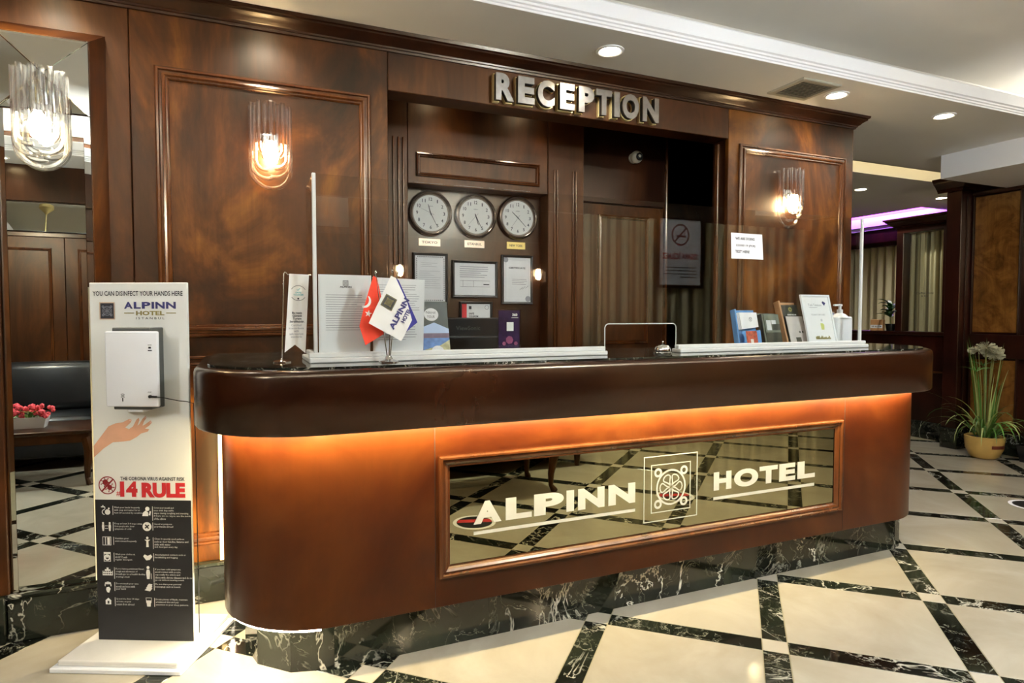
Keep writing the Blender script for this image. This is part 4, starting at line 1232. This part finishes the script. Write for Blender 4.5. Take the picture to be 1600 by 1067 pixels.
for col_, x0 in ((L_, 0.076), (R_, 0.232)):
    for z, rows in zip(ZS, col_):
        m = MB().rect(x0 - 0.006, x0 - 0.004, z - 0.0105 * max(2.6, len(rows)) - 0.001, z + 0.002, Y2)
        for k, row in enumerate(rows):
            m.text(row, x0, x0 + 0.0039 * len(row), z - 0.0082 - 0.0105 * k, z - 0.0105 * k, Y2, res=1)
        m.build('rule_text', 'print_white', bd)
ic = []
def icon(m):
    m.build('rule_icon', 'print_white', bd)
def zc(k):
    return ZS[k] - 0.014
xl_, xr_ = 0.044, 0.204
icon(MB().rect(xl_ - 0.020, xl_ - 0.004, zc(0) + 0.010, zc(0) + 0.014, Y2).rect(xl_ - 0.014, xl_ - 0.010, zc(0) + 0.012, zc(0) + 0.019, Y2).rect(xl_ - 0.006, xl_ - 0.003, zc(0) + 0.004, zc(0) + 0.012, Y2).disc(xl_ + 0.006, zc(0) - 0.008, 0.011, Y2, 10).disc(xl_ + 0.011, zc(0) + 0.006, 0.0035, Y2, 8).annulus(xl_ - 0.006, zc(0) - 0.008, 0.008, 0.011, Y2, 10, 1.5, 4.7))
m = MB()
for dx in (-0.013, 0.013):
    m.disc(xl_ + dx, zc(1) + 0.012, 0.004, Y2, 10).flat([(xl_ + dx - 0.005, zc(1) - 0.002), (xl_ + dx - 0.003, zc(1) - 0.019), (xl_ + dx + 0.003, zc(1) - 0.019), (xl_ + dx + 0.005, zc(1) - 0.002), (xl_ + dx + 0.004, zc(1) + 0.007), (xl_ + dx - 0.004, zc(1) + 0.007)], Y2)
icon(m.stroke([(xl_ - 0.006, zc(1) + 0.001), (xl_ + 0.006, zc(1) + 0.001)], 0.002, Y2).stroke([(xl_ - 0.006, zc(1) - 0.009), (xl_ + 0.006, zc(1) - 0.009)], 0.002, Y2))
m = MB().stroke([(xl_ - 0.016, zc(2) - 0.016), (xl_ + 0.016, zc(2) - 0.016), (xl_ + 0.016, zc(2) + 0.016), (xl_ - 0.016, zc(2) + 0.016)], 0.003, Y2, True)
icon(m.rect(xl_ - 0.007, xl_ - 0.004, zc(2) - 0.016, zc(2) + 0.016, Y2).rect(xl_ + 0.002, xl_ + 0.012, zc(2) - 0.014, zc(2) + 0.014, Y2))
icon(MB().annulus(xl_, zc(3) - 0.003, 0.0065, 0.0125, Y2, 20).stroke([(xl_ - 0.0125, zc(3) - 0.018), (xl_ + 0.0125, zc(3) - 0.018), (xl_ + 0.0125, zc(3) + 0.018), (xl_ - 0.0125, zc(3) + 0.018)], 0.003, Y2, True).rect(xl_ - 0.012, xl_ + 0.012, zc(3) + 0.011, zc(3) + 0.017, Y2).annulus(xl_, zc(3) - 0.003, 0.0, 0.006, Y2, 12, 0, PI))
m = MB().rect(xl_ - 0.020, xl_ + 0.020, zc(4) - 0.016, zc(4) - 0.012, Y2).rect(xl_ - 0.020, xl_ + 0.020, zc(4) - 0.007, zc(4) - 0.003, Y2).rect(xl_ - 0.011, xl_ + 0.011, zc(4) + 0.002, zc(4) + 0.008, Y2).rect(xl_ - 0.004, xl_ + 0.004, zc(4) + 0.008, zc(4) + 0.015, Y2)
for k in range(6):
    m.rect(xl_ - 0.020 + k * 0.0074, xl_ - 0.017 + k * 0.0074, zc(4) - 0.012, zc(4) + 0.002, Y2)
icon(m)
icon(MB().annulus(xl_, zc(5) + 0.004, 0.010, 0.0135, Y2, 18, -0.4, PI + 0.4).rect(xl_ - 0.0115, xl_ + 0.0115, zc(5) + 0.007, zc(5) + 0.015, Y2).flat([(xl_ - 0.004, zc(5) - 0.024), (xl_ + 0.004, zc(5) - 0.026), (xl_ + 0.010, zc(5) - 0.010), (xl_ + 0.004, zc(5) - 0.003), (xl_ - 0.006, zc(5) - 0.005), (xl_ - 0.008, zc(5) - 0.014)], Y2))
icon(MB().flat([(xl_ - 0.013, zc(6) + 0.002), (xl_ + 0.013, zc(6) + 0.002), (xl_, zc(6) + 0.014)], Y2).rect(xl_ - 0.011, xl_ - 0.0035, zc(6) - 0.012, zc(6) + 0.002, Y2).rect(xl_ + 0.0035, xl_ + 0.011, zc(6) - 0.012, zc(6) + 0.002, Y2).rect(xl_ - 0.0035, xl_ + 0.0035, zc(6) - 0.012, zc(6) - 0.009, Y2))
icon(MB().flat([(xr_ - 0.018, zc(0) - 0.022), (xr_ + 0.006, zc(0) - 0.022), (xr_ + 0.006, zc(0) - 0.008), (xr_ - 0.004, zc(0) + 0.000), (xr_ - 0.014, zc(0) - 0.008)], Y2).disc(xr_ + 0.003, zc(0) + 0.006, 0.0085, Y2, 14).flat([(xr_ + 0.008, zc(0) - 0.018), (xr_ + 0.014, zc(0) - 0.020), (xr_ + 0.017, zc(0) - 0.004), (xr_ + 0.012, zc(0) - 0.002)], Y2))
icon(MB().disc(xr_, zc(1), 0.0175, Y2, 24))
MB().text('+', xr_ - 0.010, xr_ + 0.010, zc(1) - 0.010, zc(1) + 0.010, Y2 - 0.0003, bold=0.03, rot=0.7).build('plane_print', 'board_black', bd)
icon(MB().flat([(xr_ - 0.012, zc(2) + 0.007), (xr_ - 0.004, zc(2) + 0.001), (xr_ - 0.005, zc(2) - 0.022), (xr_ + 0.005, zc(2) - 0.022), (xr_ + 0.004, zc(2) + 0.001), (xr_ + 0.012, zc(2) + 0.007)], Y2).disc(xr_, zc(2) + 0.014, 0.005, Y2, 10))
icon(MB().flat([(xr_ - 0.018, zc(3) + 0.004), (xr_ - 0.012, zc(3) + 0.011), (xr_, zc(3) + 0.006), (xr_ + 0.012, zc(3) + 0.011), (xr_ + 0.018, zc(3) + 0.003), (xr_ + 0.008, zc(3) - 0.010), (xr_ - 0.006, zc(3) - 0.012)], Y2))
icon(MB().disc(xr_, zc(4) + 0.017, 0.006, Y2, 12).flat([(xr_ - 0.008, zc(4) - 0.002), (xr_ - 0.005, zc(4) - 0.028), (xr_ + 0.005, zc(4) - 0.028), (xr_ + 0.008, zc(4) - 0.002), (xr_ + 0.005, zc(4) + 0.009), (xr_ - 0.005, zc(4) + 0.009)], Y2).stroke([(xr_ + 0.012, zc(4) - 0.028), (xr_ + 0.012, zc(4) - 0.006)], 0.002, Y2))
m = MB()
for k in range(3):
    m.flat([(xr_ - 0.016 + k * 0.005, zc(5) - 0.014 + k * 0.008), (xr_ + 0.006 + k * 0.003, zc(5) - 0.018 + k * 0.009), (xr_ + 0.016, zc(5) - 0.006 + k * 0.008), (xr_ - 0.006 + k * 0.004, zc(5) - 0.006 + k * 0.009)], Y2)
icon(m)
icon(MB().flat([(xr_ - 0.007, zc(6) - 0.018), (xr_ + 0.007, zc(6) - 0.018), (xr_ + 0.009, zc(6) + 0.006), (xr_ - 0.009, zc(6) + 0.006)], Y2).stroke([(xr_ - 0.009, zc(6) - 0.004), (xr_ - 0.011, zc(6) + 0.016), (xr_ + 0.011, zc(6) + 0.016), (xr_ + 0.009, zc(6) - 0.004)], 0.002, Y2))
# dispenser
dp = MB().rbox(0.142, 0.286, -0.085, -0.001, 0.954, 1.256, 0.003, 1).build('dispenser_mount', 'plastic_dark', hs)
db = MB().rbox(0.124, 0.322, -0.100, -0.086, 0.966, 1.243, 0.006, 3).build('dispenser', 'plastic_white', hs, True)
YD = -0.1006
MB().rect(0.286, 0.300, 1.192, 1.194, YD).rect(0.288, 0.298, 1.180, 1.187, YD).rect(0.286, 0.301, 1.171, 1.175, YD).annulus(0.188, 1.006, 0.007, 0.009, YD, 16, 0.6, 2.5).annulus(0.188, 1.001, 0.007, 0.009, YD, 16, 0.6, 2.5).annulus(0.188, 0.996, 0.007, 0.009, YD, 16, 0.6, 2.5).rect(0.186, 0.190, 0.986, 1.000, YD).text('OFF', 0.282, 0.296, 1.018, 1.023, YD).build('dispenser_print', 'ink', db)
MB().latheY([(0.006, 0.0), (0.006, 0.006), (0.003, 0.008)], 14, (0.292, -0.100, 1.005)).tube([(0.292, -0.106, 1.005), (0.318, -0.106, 1.004)], 0.004, 8).build('plug', 'plastic_black', db, True)
MB().tube([(0.318, -0.106, 1.004), (0.330, -0.09, 1.000), (0.342, -0.06, 0.990), (0.356, -0.03, 0.980), (0.375, -0.008, 0.974), (0.388, 0.012, 0.965), (0.388, 0.022, 0.85), (0.384, 0.03, 0.06)], 0.0018, 6).build('cable', 'cable_black', hs, True)
MB().rbox(0.19, 0.25, -0.080, -0.040, 0.944, 0.955, 0.003, 1).build('nozzle', 'plastic_white', hs)

# ================================================================== CEILING FIXTURES
def downlight(x, y, z, label, power=DOWN_W, r=0.055, spot=2.5):
    d = thing('recessed_downlight', label, 'downlight', (x, y, z), 0, 'recessed ceiling downlights')
    MB().lathe([(r + 0.018, 0.0), (r + 0.018, -0.005), (r + 0.008, -0.009), (r, -0.006), (r - 0.003, -0.001), (r - 0.003, 0.0)], 28, cap=False).build('trim_ring', 'plaster_white', d, True)
    MB().lathe([(r - 0.003, -0.0005), (r - 0.003, -0.004)], 28).build('lens', 'lamp_disc', d)
    lamp('downlight_lamp', 'SPOT', (0, 0, -0.012), power, WARM, 0.045, parent=d, spot=spot, blend=0.5)
    return d
downlight(1.794, 2.865, CEIL, 'recessed downlight in the soffit in front of the RECEPTION letters')
downlight(3.454, 2.87, CEIL, 'recessed downlight beside the square air vent')
downlight(4.49, 2.867, CEIL, 'recessed downlight in the soffit right of the crown moulding end')
downlight(0.13, 2.865, CEIL, 'recessed downlight above the sconce on the wide left panel')
downlight(-0.72, 2.865, CEIL, 'recessed downlight above the tall mirror')
downlight(6.25, 4.864, CEIL, 'recessed downlight over the far passage, nearest the wall end', 26.0)
downlight(7.575, 4.84, CEIL, 'recessed downlight over the far passage, next to the dark pilaster', 26.0)
for x, y, l in ((3.80, 2.02, 'recessed downlight in the raised ceiling at the upper right corner'), (1.2, 1.2, 'added unseen downlight in the raised ceiling over the middle of the lobby'), (-0.9, 1.2, 'added unseen downlight in the raised ceiling over the left of the lobby'), (3.0, 0.6, 'added unseen downlight in the raised ceiling over the right of the lobby'), (4.6, 1.2, 'added unseen downlight in the raised ceiling near the dropped beam'), (0.2, 0.2, 'added unseen downlight in the raised ceiling right over the camera')):
    downlight(x, y, 2.99, l, 4.0)  # all but the first are unseen fill lamps added to the raised ceiling
for x, l in ((-1.9, 'recessed downlight in the rear soffit over the black sofa'), (1.9, 'recessed downlight in the rear soffit between the rear sconces'), (4.1, 'added downlight in the rear soffit lighting the curtain over the no smoking sign'), (5.2, 'added downlight in the rear soffit lighting the curtain near the right wall')):
    downlight(x, -0.75, CEIL, l, 5.0)  # the two at the right are added to light the rear curtain
downlight(1.10, 3.50, 2.64, 'recessed downlight in the dark recess over the TOKYO clock', 3.0, 0.04, 2.0)
downlight(1.72, 3.50, 2.64, 'recessed downlight in the dark recess over the NEW YORK clock', 3.0, 0.04, 2.0)

ch = thing('fill_chandelier', 'added crystal hanging lamp, unseen fill light behind the camera view', 'fill_chandelier', (2.3, 0.2, 2.99))
MB().lathe([(0.07, 0), (0.07, -0.02), (0.02, -0.05), (0.012, -0.06)], 20).tube([(0, 0, -0.05), (0, 0, -0.42)], 0.008, 8).build('canopy', 'brass_bright', ch, True)
MB().lathe([(0.20, -0.42), (0.21, -0.44), (0.20, -0.46)], 32).build('ring', 'brass_bright', ch, True)
for k in range(16):
    a = 2 * PI * k / 16
    MB().tube([(0.2 * math.cos(a), 0.2 * math.sin(a), -0.44), (0.2 * math.cos(a), 0.2 * math.sin(a), -0.58), (0.15 * math.cos(a), 0.15 * math.sin(a), -0.63)], 0.012, 6).build('crystal_rod', 'crystal', ch, True, 30)
for k in range(4):
    a = 2 * PI * k / 4 + 0.3
    MB().lathe([(0.006, -0.47), (0.02, -0.49), (0.026, -0.52), (0.016, -0.55), (0.003, -0.56)], 14, (0.1 * math.cos(a), 0.1 * math.sin(a), 0)).build('bulb', 'bulb', ch, True)
lamp('chandelier_fill', 'POINT', (0, 0, -0.50), CHAND_FILL_W, (0.78, 0.90, 1.0), 0.14, parent=ch)  # unseen hanging lamp, added to light the ceiling and walls
ch2 = copy_tree(ch)
ch2['label'] = 'added crystal hanging lamp, unseen fill light over the left of the lobby'
ch2.location = (-2.0, 0.5, 2.99)  # second unseen lamp, added to brighten the sanitizer board
ch2.scale = (1, 1, 1.7)
for o_ in ch2.children:
    if o_.type == 'LIGHT':
        o_.data = o_.data.copy()
        o_.data.energy = CHAND_FILL_W * 0.42
ch['group'] = ch2['group'] = 'added fill chandeliers'

av = thing('air_vent', 'square white louvred air vent in the soffit beside a downlight', 'vent', (3.175, 2.87, CEIL), 0)
MB().loops([[(-a, -b, z), (a, -b, z), (a, b, z), (-a, b, z)] for a, b, z in ((0.155, 0.14, 0), (0.155, 0.14, -0.008), (0.148, 0.133, -0.012), (0.122, 0.107, -0.012), (0.120, 0.105, 0.0))], cap0=False, cap1=False).build('frame', 'vent_grey', av)
MB().box(-0.12, 0.12, -0.105, 0.105, -0.0012, -0.0002).build('duct_back', 'vent_dark', av)
for k in range(12):
    y = -0.098 + k * 0.0178
    MB().add([(-0.12, y, -0.012), (0.12, y, -0.012), (0.12, y + 0.010, -0.003), (-0.12, y + 0.010, -0.003), (-0.12, y + 0.002, -0.0125), (0.12, y + 0.002, -0.0125), (0.12, y + 0.012, -0.0035), (-0.12, y + 0.012, -0.0035)], [(0, 1, 2, 3), (7, 6, 5, 4), (0, 4, 5, 1), (2, 6, 7, 3)]).build('louvre', 'vent_grey', av)

cl = thing('cove_fill_strip', 'added unseen fill light strip on the ceiling ledge behind the camera', 'light strip')
MB().box(-2.2, 5.1, -0.66, -0.64, CEIL + 0.05, CEIL + 0.06).build('strip', 'led_cream', cl)
lamp('cove_fill', 'AREA', (1.4, -0.62, CEIL + 0.075), COVE_FILL_W, (0.95, 0.98, 1.0), 7.0, (PI, 0, 0), cl, size_y=0.05)  # added cove lamp, unseen, for soft fill on the raised ceiling
cl = thing('cove_fill_strip', 'added unseen fill light strip on the ceiling ledge above the dropped beam side', 'light strip')
MB().box(5.48, 5.50, -0.3, 2.5, CEIL + 0.05, CEIL + 0.06).build('strip', 'led_cream', cl)
lamp('cove_fill', 'AREA', (5.47, 1.1, CEIL + 0.075), COVE_FILL_W * 0.12, (0.95, 0.98, 1.0), 0.05, (PI, 0, 0), cl, size_y=2.8)  # second added cove lamp, weaker, also unseen fill

ls = thing('ceiling_led_strip', 'cream light strip hidden in the ceiling channel behind the wall end', 'light strip', (0, 0, 0))
MB().box(4.0, 6.9, 4.02, 4.04, 2.70, 2.72).build('strip', 'led_cream', ls)
lp_ = thing('ceiling_led_strip', 'purple light strip along the far ceiling recess', 'light strip', (0, 0, 0))
MB().box(8.47, 8.49, 5.5, 7.2, 2.74, 2.80).build('strip', 'led_purple', lp_)
lamp('purple_glow', 'AREA', (8.3, 6.3, 2.80), 10, (0.5, 0.15, 1.0), 0.1, (0, -PI / 2, 0), lp_, size_y=1.8)

# ================================================================== PLANTS AND FAR THINGS
def blade(m, base, az, L, lean, curl, wd, seg=9):
    p = Vector(base)
    el = PI / 2 - lean
    pts, ws = [], []
    for i in range(seg + 1):
        t_ = i / seg
        pts.append(p.copy())
        ws.append(wd * (1 - t_) ** 0.6 * (0.5 + min(1, t_ * 4) * 0.5))
        el -= curl / seg * (0.4 + 1.2 * t_)
        p = p + Vector((math.cos(az) * math.cos(el), math.sin(az) * math.cos(el), math.sin(el))) * (L / seg)
    sd = Vector((-math.sin(az), math.cos(az), 0))
    vs, fs = [], []
    for q_, a in zip(pts, ws):
        vs += [tuple(q_ - sd * a / 2), tuple(q_ + sd * a / 2 + Vector((0, 0, a * 0.25)))]
    for i in range(seg):
        fs.append((2 * i, 2 * i + 1, 2 * i + 3, 2 * i + 2))
    m.add(vs, fs)
pp = thing('potted_grass', 'tall green grass plant in a round yellow ceramic pot at the right edge', 'plant', (6.24, 3.54, 0))
MB().lathe([(0.085, 0), (0.115, 0.02), (0.145, 0.09), (0.152, 0.16), (0.155, 0.20), (0.145, 0.205), (0.138, 0.20), (0.134, 0.18)], 32).build('pot', 'pot_ceramic', pp, True)
m = MB()
R = [[(0.1535 * math.cos(a), 0.1535 * math.sin(a), z) for z in (0.105, 0.135)] for a in [-PI * 0.72 + 0.9 * i / 8 for i in range(9)]]
m.loops([[p[0] for p in R], [p[1] for p in R]], closed=False, cap0=False, cap1=False).build('pot_glaze_mark', 'pot_red', pp)
MB().lathe([(0.136, 0.184), (0.10, 0.192), (0.01, 0.196)], 24).build('soil', 'soil', pp, True)
rg = random.Random(11)
for k in range(74):
    a = rg.random() * 2 * PI
    r = rg.random() * 0.09
    m = MB()
    tall = k < 20
    near = 0.5 if math.cos(a) > 0.3 and not tall else 1.0
    blade(m, (r * math.cos(a), r * math.sin(a), 0.18), a, (0.55 + rg.random() * 0.4) if tall else (0.34 + rg.random() * 0.36) * near, (0.03 + rg.random() * 0.10) if tall else (0.15 + rg.random() * 0.45), (0.1 + rg.random() * 0.25) if tall else (1.2 + rg.random() * 1.6), 0.016 + rg.random() * 0.012)
    m.build('grass_blade', 'leaf' if k % 3 else 'leaf_pale', pp, True, 80)
for k, (x, y, z) in enumerate(((-0.12, -0.06, 1.02), (-0.04, 0.05, 0.98), (0.09, 0.0, 0.98), (0.02, -0.05, 0.94), (0.16, 0.05, 0.97))):
    MB().tube([(x * 0.2, y * 0.2, 0.18), (x * 0.55, y * 0.5, 0.6), (x, y, z)], 0.004, 6).build('flower_stem', 'stem', pp, True)
    m = MB()
    for j in range(90):
        u_, v_ = rg.random() * 2 * PI, rg.random() * 2 - 1
        d = Vector((math.cos(u_) * math.sqrt(1 - v_ * v_), math.sin(u_) * math.sqrt(1 - v_ * v_), v_))
        s_ = d.orthogonal().normalized() * 0.008
        c0_ = Vector((x, y, z))
        p = c0_ + Vector((d.x * 0.085, d.y * 0.085, d.z * 0.05))
        m.add([tuple(c0_), tuple(p - s_), tuple(p + s_)], [(0, 1, 2)])
    m.build('flower_head', 'bloom', pp)
for k, (x, y, z) in enumerate(((-0.24, -0.05, 0.80), (0.12, 0.1, 0.83))):
    MB().tube([(x * 0.2, y * 0.2, 0.18), (x * 0.6, y * 0.5, 0.5), (x, y, z)], 0.0035, 6).build('flower_stem', 'stem', pp, True)
    m = MB()
    for j in range(12):
        blade(m, (x, y, z), j * 2 * PI / 12 + 0.2, 0.15, 0.9, 1.0, 0.012, 5)
    m.build('leaf_whorl', 'leaf', pp)
p2_ = thing('planter_box', 'low dark square planter on the floor beside the grass plant', 'planter', (6.42, 3.24, 0))
MB().loops([[(-a, -a, z), (a, -a, z), (a, a, z), (-a, a, z)] for a, z in ((0.07, 0), (0.09, 0.14), (0.10, 0.15), (0.085, 0.15), (0.08, 0.12))]).build('box', 'planter_dark', p2_)
MB().box(-0.08, 0.08, -0.08, 0.08, 0.1, 0.122).build('soil', 'soil', p2_)
for k in range(8):
    m = MB()
    blade(m, (0, 0, 0.11), k * 0.8, 0.22, 0.3, 0.7, 0.02)
    m.build('leaf_blade', 'leaf_dark', p2_)

p3_ = thing('potted_plant', 'small leafy green plant on the far partition sill', 'plant', (PX + 0.02, 4.775, 1.13))
MB().lathe([(0.04, 0), (0.05, 0.06), (0.055, 0.08), (0.048, 0.08)], 20).build('pot', 'planter_dark', p3_, True)
MB().tube([(0, 0, 0.07), (0.005, 0.01, 0.2), (0, 0.02, 0.27)], 0.008, 6).build('stem', 'stem', p3_, True)
for k in range(26):
    m = MB()
    blade(m, (0, 0, 0.14 + 0.15 * rg.random()), rg.random() * 2 * PI, 0.13 + 0.05 * rg.random(), 0.5 + rg.random() * 0.5, 1.3, 0.05, 6)
    m.build('leaf', 'leaf_dark', p3_, True, 80)
vb = thing('name_sign', 'small brown sign reading VIP ROOM on the far partition sill', 'sign', (PX - 0.01, 4.915, 1.13), -PI / 2)
MB().rbox(-0.075, 0.075, -0.01, 0.03, 0, 0.125, 0.003, 1).build('block', 'cardboard', vb)
MB().box(-0.072, 0.072, -0.012, -0.010, 0.03, 0.065).build('label_strip', 'paper', vb)
MB().text('VIP ROOM', -0.06, 0.06, 0.038, 0.057, -0.0126, bold=0.02).build('lettering', 'ink', vb)

def sticker(x, y, label):
    s = thing('floor_sticker', label, 'sticker', (x, y, 0), 0.3, 'round distance stickers on the floor')
    MB().lathe([(0.135, 0.0004), (0.135, 0.0012)], 40).build('disc', 'paper', s)
    MB().lathe([(0.112, 0.0012), (0.112, 0.0016)], 40).build('dark_ring', 'board_black', s)
    m = MB().flat([(-0.10, -0.052), (0.10, -0.052), (0.112, 0.005), (-0.112, 0.005)], 0)
    m.xform(Matrix.Translation((0, 0, 0.0022)) @ Matrix.Rotation(-PI / 2, 4, 'X'))
    m.build('red_band', 'ink_red', s)
sticker(4.965, 2.50, 'round red and black floor sticker at the right edge')
sticker(1.335, 0.79, 'round floor sticker mirrored under the first letters of the counter sign')
sticker(2.86, 0.82, 'round floor sticker mirrored behind the emblem of the counter sign')

# ================================================================== LOUNGE BEHIND THE CAMERA (seen in the mirrors)
def make_sofa(label):
    s = thing('leather_sofa', label, 'sofa', (0, 0, 0), 0, 'black leather sofas')
    MB().rbox(-0.98, 0.98, -0.40, 0.36, 0.10, 0.27, 0.03, 3).build('base', 'leather', s, True)
    MB().rbox(-0.98, 0.98, -0.42, -0.22, 0.10, 0.78, 0.05, 3).build('back_frame', 'leather', s, True)
    for x in (-0.98, 0.80):
        MB().rbox(x, x + 0.18, -0.40, 0.36, 0.10, 0.62, 0.06, 4).build('arm', 'leather', s, True)
    for x in (-0.79, 0.005):
        MB().rbox(x, x + 0.785, -0.22, 0.38, 0.27, 0.45, 0.06, 4).build('seat_cushion', 'leather', s, True)
        m = MB().rbox(x, x + 0.785, -0.10, 0.10, 0.0, 0.46, 0.08, 5)
        m.xform(Matrix.Translation((0, -0.17, 0.43)) @ Matrix.Rotation(math.radians(12), 4, 'X'))
        m.build('back_cushion', 'leather', s, True)
    for x in (-0.92, 0.92):
        for y in (-0.36, 0.32):
            MB().lathe([(0.02, 0), (0.03, 0.10)], 12, (x, y, 0)).build('foot', 'mahogany_dark', s)
    return s
so = make_sofa('black leather sofa reflected in the tall mirror')
so.location = (-1.95, -0.60, 0)
so2 = copy_tree(so)
so2['label'] = 'black leather sofa behind the camera, under the rear sconces'
so2.location = (1.75, -0.60, 0)
def make_table(label):
    s = thing('coffee_table', label, 'table', (0, 0, 0), 0, 'wooden coffee tables')
    MB().rbox(-0.48, 0.48, -0.28, 0.28, 0.405, 0.435, 0.01, 3).build('table_top', 'mahogany_dark', s, True)
    MB().rbox(-0.43, 0.43, -0.23, 0.23, 0.33, 0.405, 0.004, 1).build('apron', 'mahogany', s)
    for sx in (-1, 1):
        for sy in (-1, 1):
            x, y = sx * 0.41, sy * 0.21
            MB().tube([(x, y, 0.36), (x + sx * 0.022, y + sy * 0.022, 0.27), (x + sx * 0.005, y + sy * 0.005, 0.13), (x + sx * 0.004, y + sy * 0.004, 0.05), (x + sx * 0.022, y + sy * 0.022, 0.012), (x + sx * 0.03, y + sy * 0.03, 0.0)], [0.034, 0.036, 0.024, 0.018, 0.026, 0.022], 10).build('leg', 'mahogany', s, True)
    return s
tb = make_table('carved wooden coffee table with flowers, reflected in the tall mirror')
tb.location = (-1.51, 0.18, 0)
tb2 = copy_tree(tb)
tb2['label'] = 'carved wooden coffee table whose legs show in the counter mirror'
tb2.location = (1.68, 0.14, 0)
fbx = thing('flower_box', 'white flower box of red blossoms on the reflected coffee table', 'flowers', (-1.50, 0.20, 0.436))
MB().loops([[(-a, -b, z), (a, -b, z), (a, b, z), (-a, b, z)] for a, b, z in ((0.10, 0.05, 0), (0.12, 0.065, 0.085), (0.11, 0.056, 0.085), (0.105, 0.052, 0.07))]).build('box', 'plastic_white', fbx)
for k in range(46):
    x, y, z = (rg.random() - 0.5) * 0.28, (rg.random() - 0.5) * 0.16, 0.09 + rg.random() * 0.085
    bmm = bmesh.new()
    bmesh.ops.create_icosphere(bmm, subdivisions=1, radius=0.017 + rg.random() * 0.006)
    bmm.verts.index_update()
    MB().add([(v.co.x + x, v.co.y + y, v.co.z + z) for v in bmm.verts], [[v.index for v in f.verts] for f in bmm.faces]).build('blossom', 'petal_red', fbx)
    bmm.free()
for k in range(16):
    m = MB()
    blade(m, ((rg.random() - 0.5) * 0.2, (rg.random() - 0.5) * 0.08, 0.07), rg.random() * 6.28, 0.12, 0.6, 0.8, 0.03, 4)
    m.build('leaf', 'leaf', fbx)
# strip mirror over the sofa and the framed no smoking sign
smb = MB().rbox(-3.3, 0.9, -0.006, 0.006, -0.136, 0.136, 0.003, 1)
smb.xform(Matrix.Translation((0, RY + 0.05, 2.208)) @ Matrix.Rotation(math.radians(8), 4, 'X'))
sm = tag(smb.build('strip_mirror', 'mirror_silver'), 'long narrow mirror strip high on the rear wall above the sofa', 'mirror')
ns = thing('no_smoking_sign', 'framed no smoking sign on the rear wall, mirrored in the glass screen', 'sign', (4.43, RY + 0.15, 1.99), PI)
MB().frame(-0.31, 0.31, -0.39, 0.39, 0, [(0, 0), (0, 0.02), (0.02, 0.024), (0.035, 0.016), (0.035, 0)]).build('frame', 'mahogany_dark', ns)
MB().box(-0.30, 0.30, -0.006, 0.004, -0.38, 0.38).build('sheet', 'paper', ns)
MB().annulus(0, 0.19, 0.10, 0.12, -0.007, 36).stroke([(-0.075, 0.265), (0.075, 0.115)], 0.02, -0.0075).rect(-0.07, 0.05, 0.165, 0.185, -0.007).stroke([(-0.06, 0.19), (-0.05, 0.22), (-0.06, 0.25)], 0.01, -0.007).build('symbol', 'ink_dark_red', ns)
MB().text('SİGARA İÇİLMEZ', -0.24, 0.24, -0.09, 0.01, -0.007, bold=0.03).build('lettering', 'ink_red', ns)
lines(MB(), -0.22, 0.22, -0.16, 4, 0.035, -0.007, 0.01, 3).build('print', 'ink', ns)
for sx in (-0.25, 0.25):
    MB().tube([(sx, 0, 0.38), (sx, 0.05, 0.47)], 0.003, 6).build('hanger', 'chrome', ns)
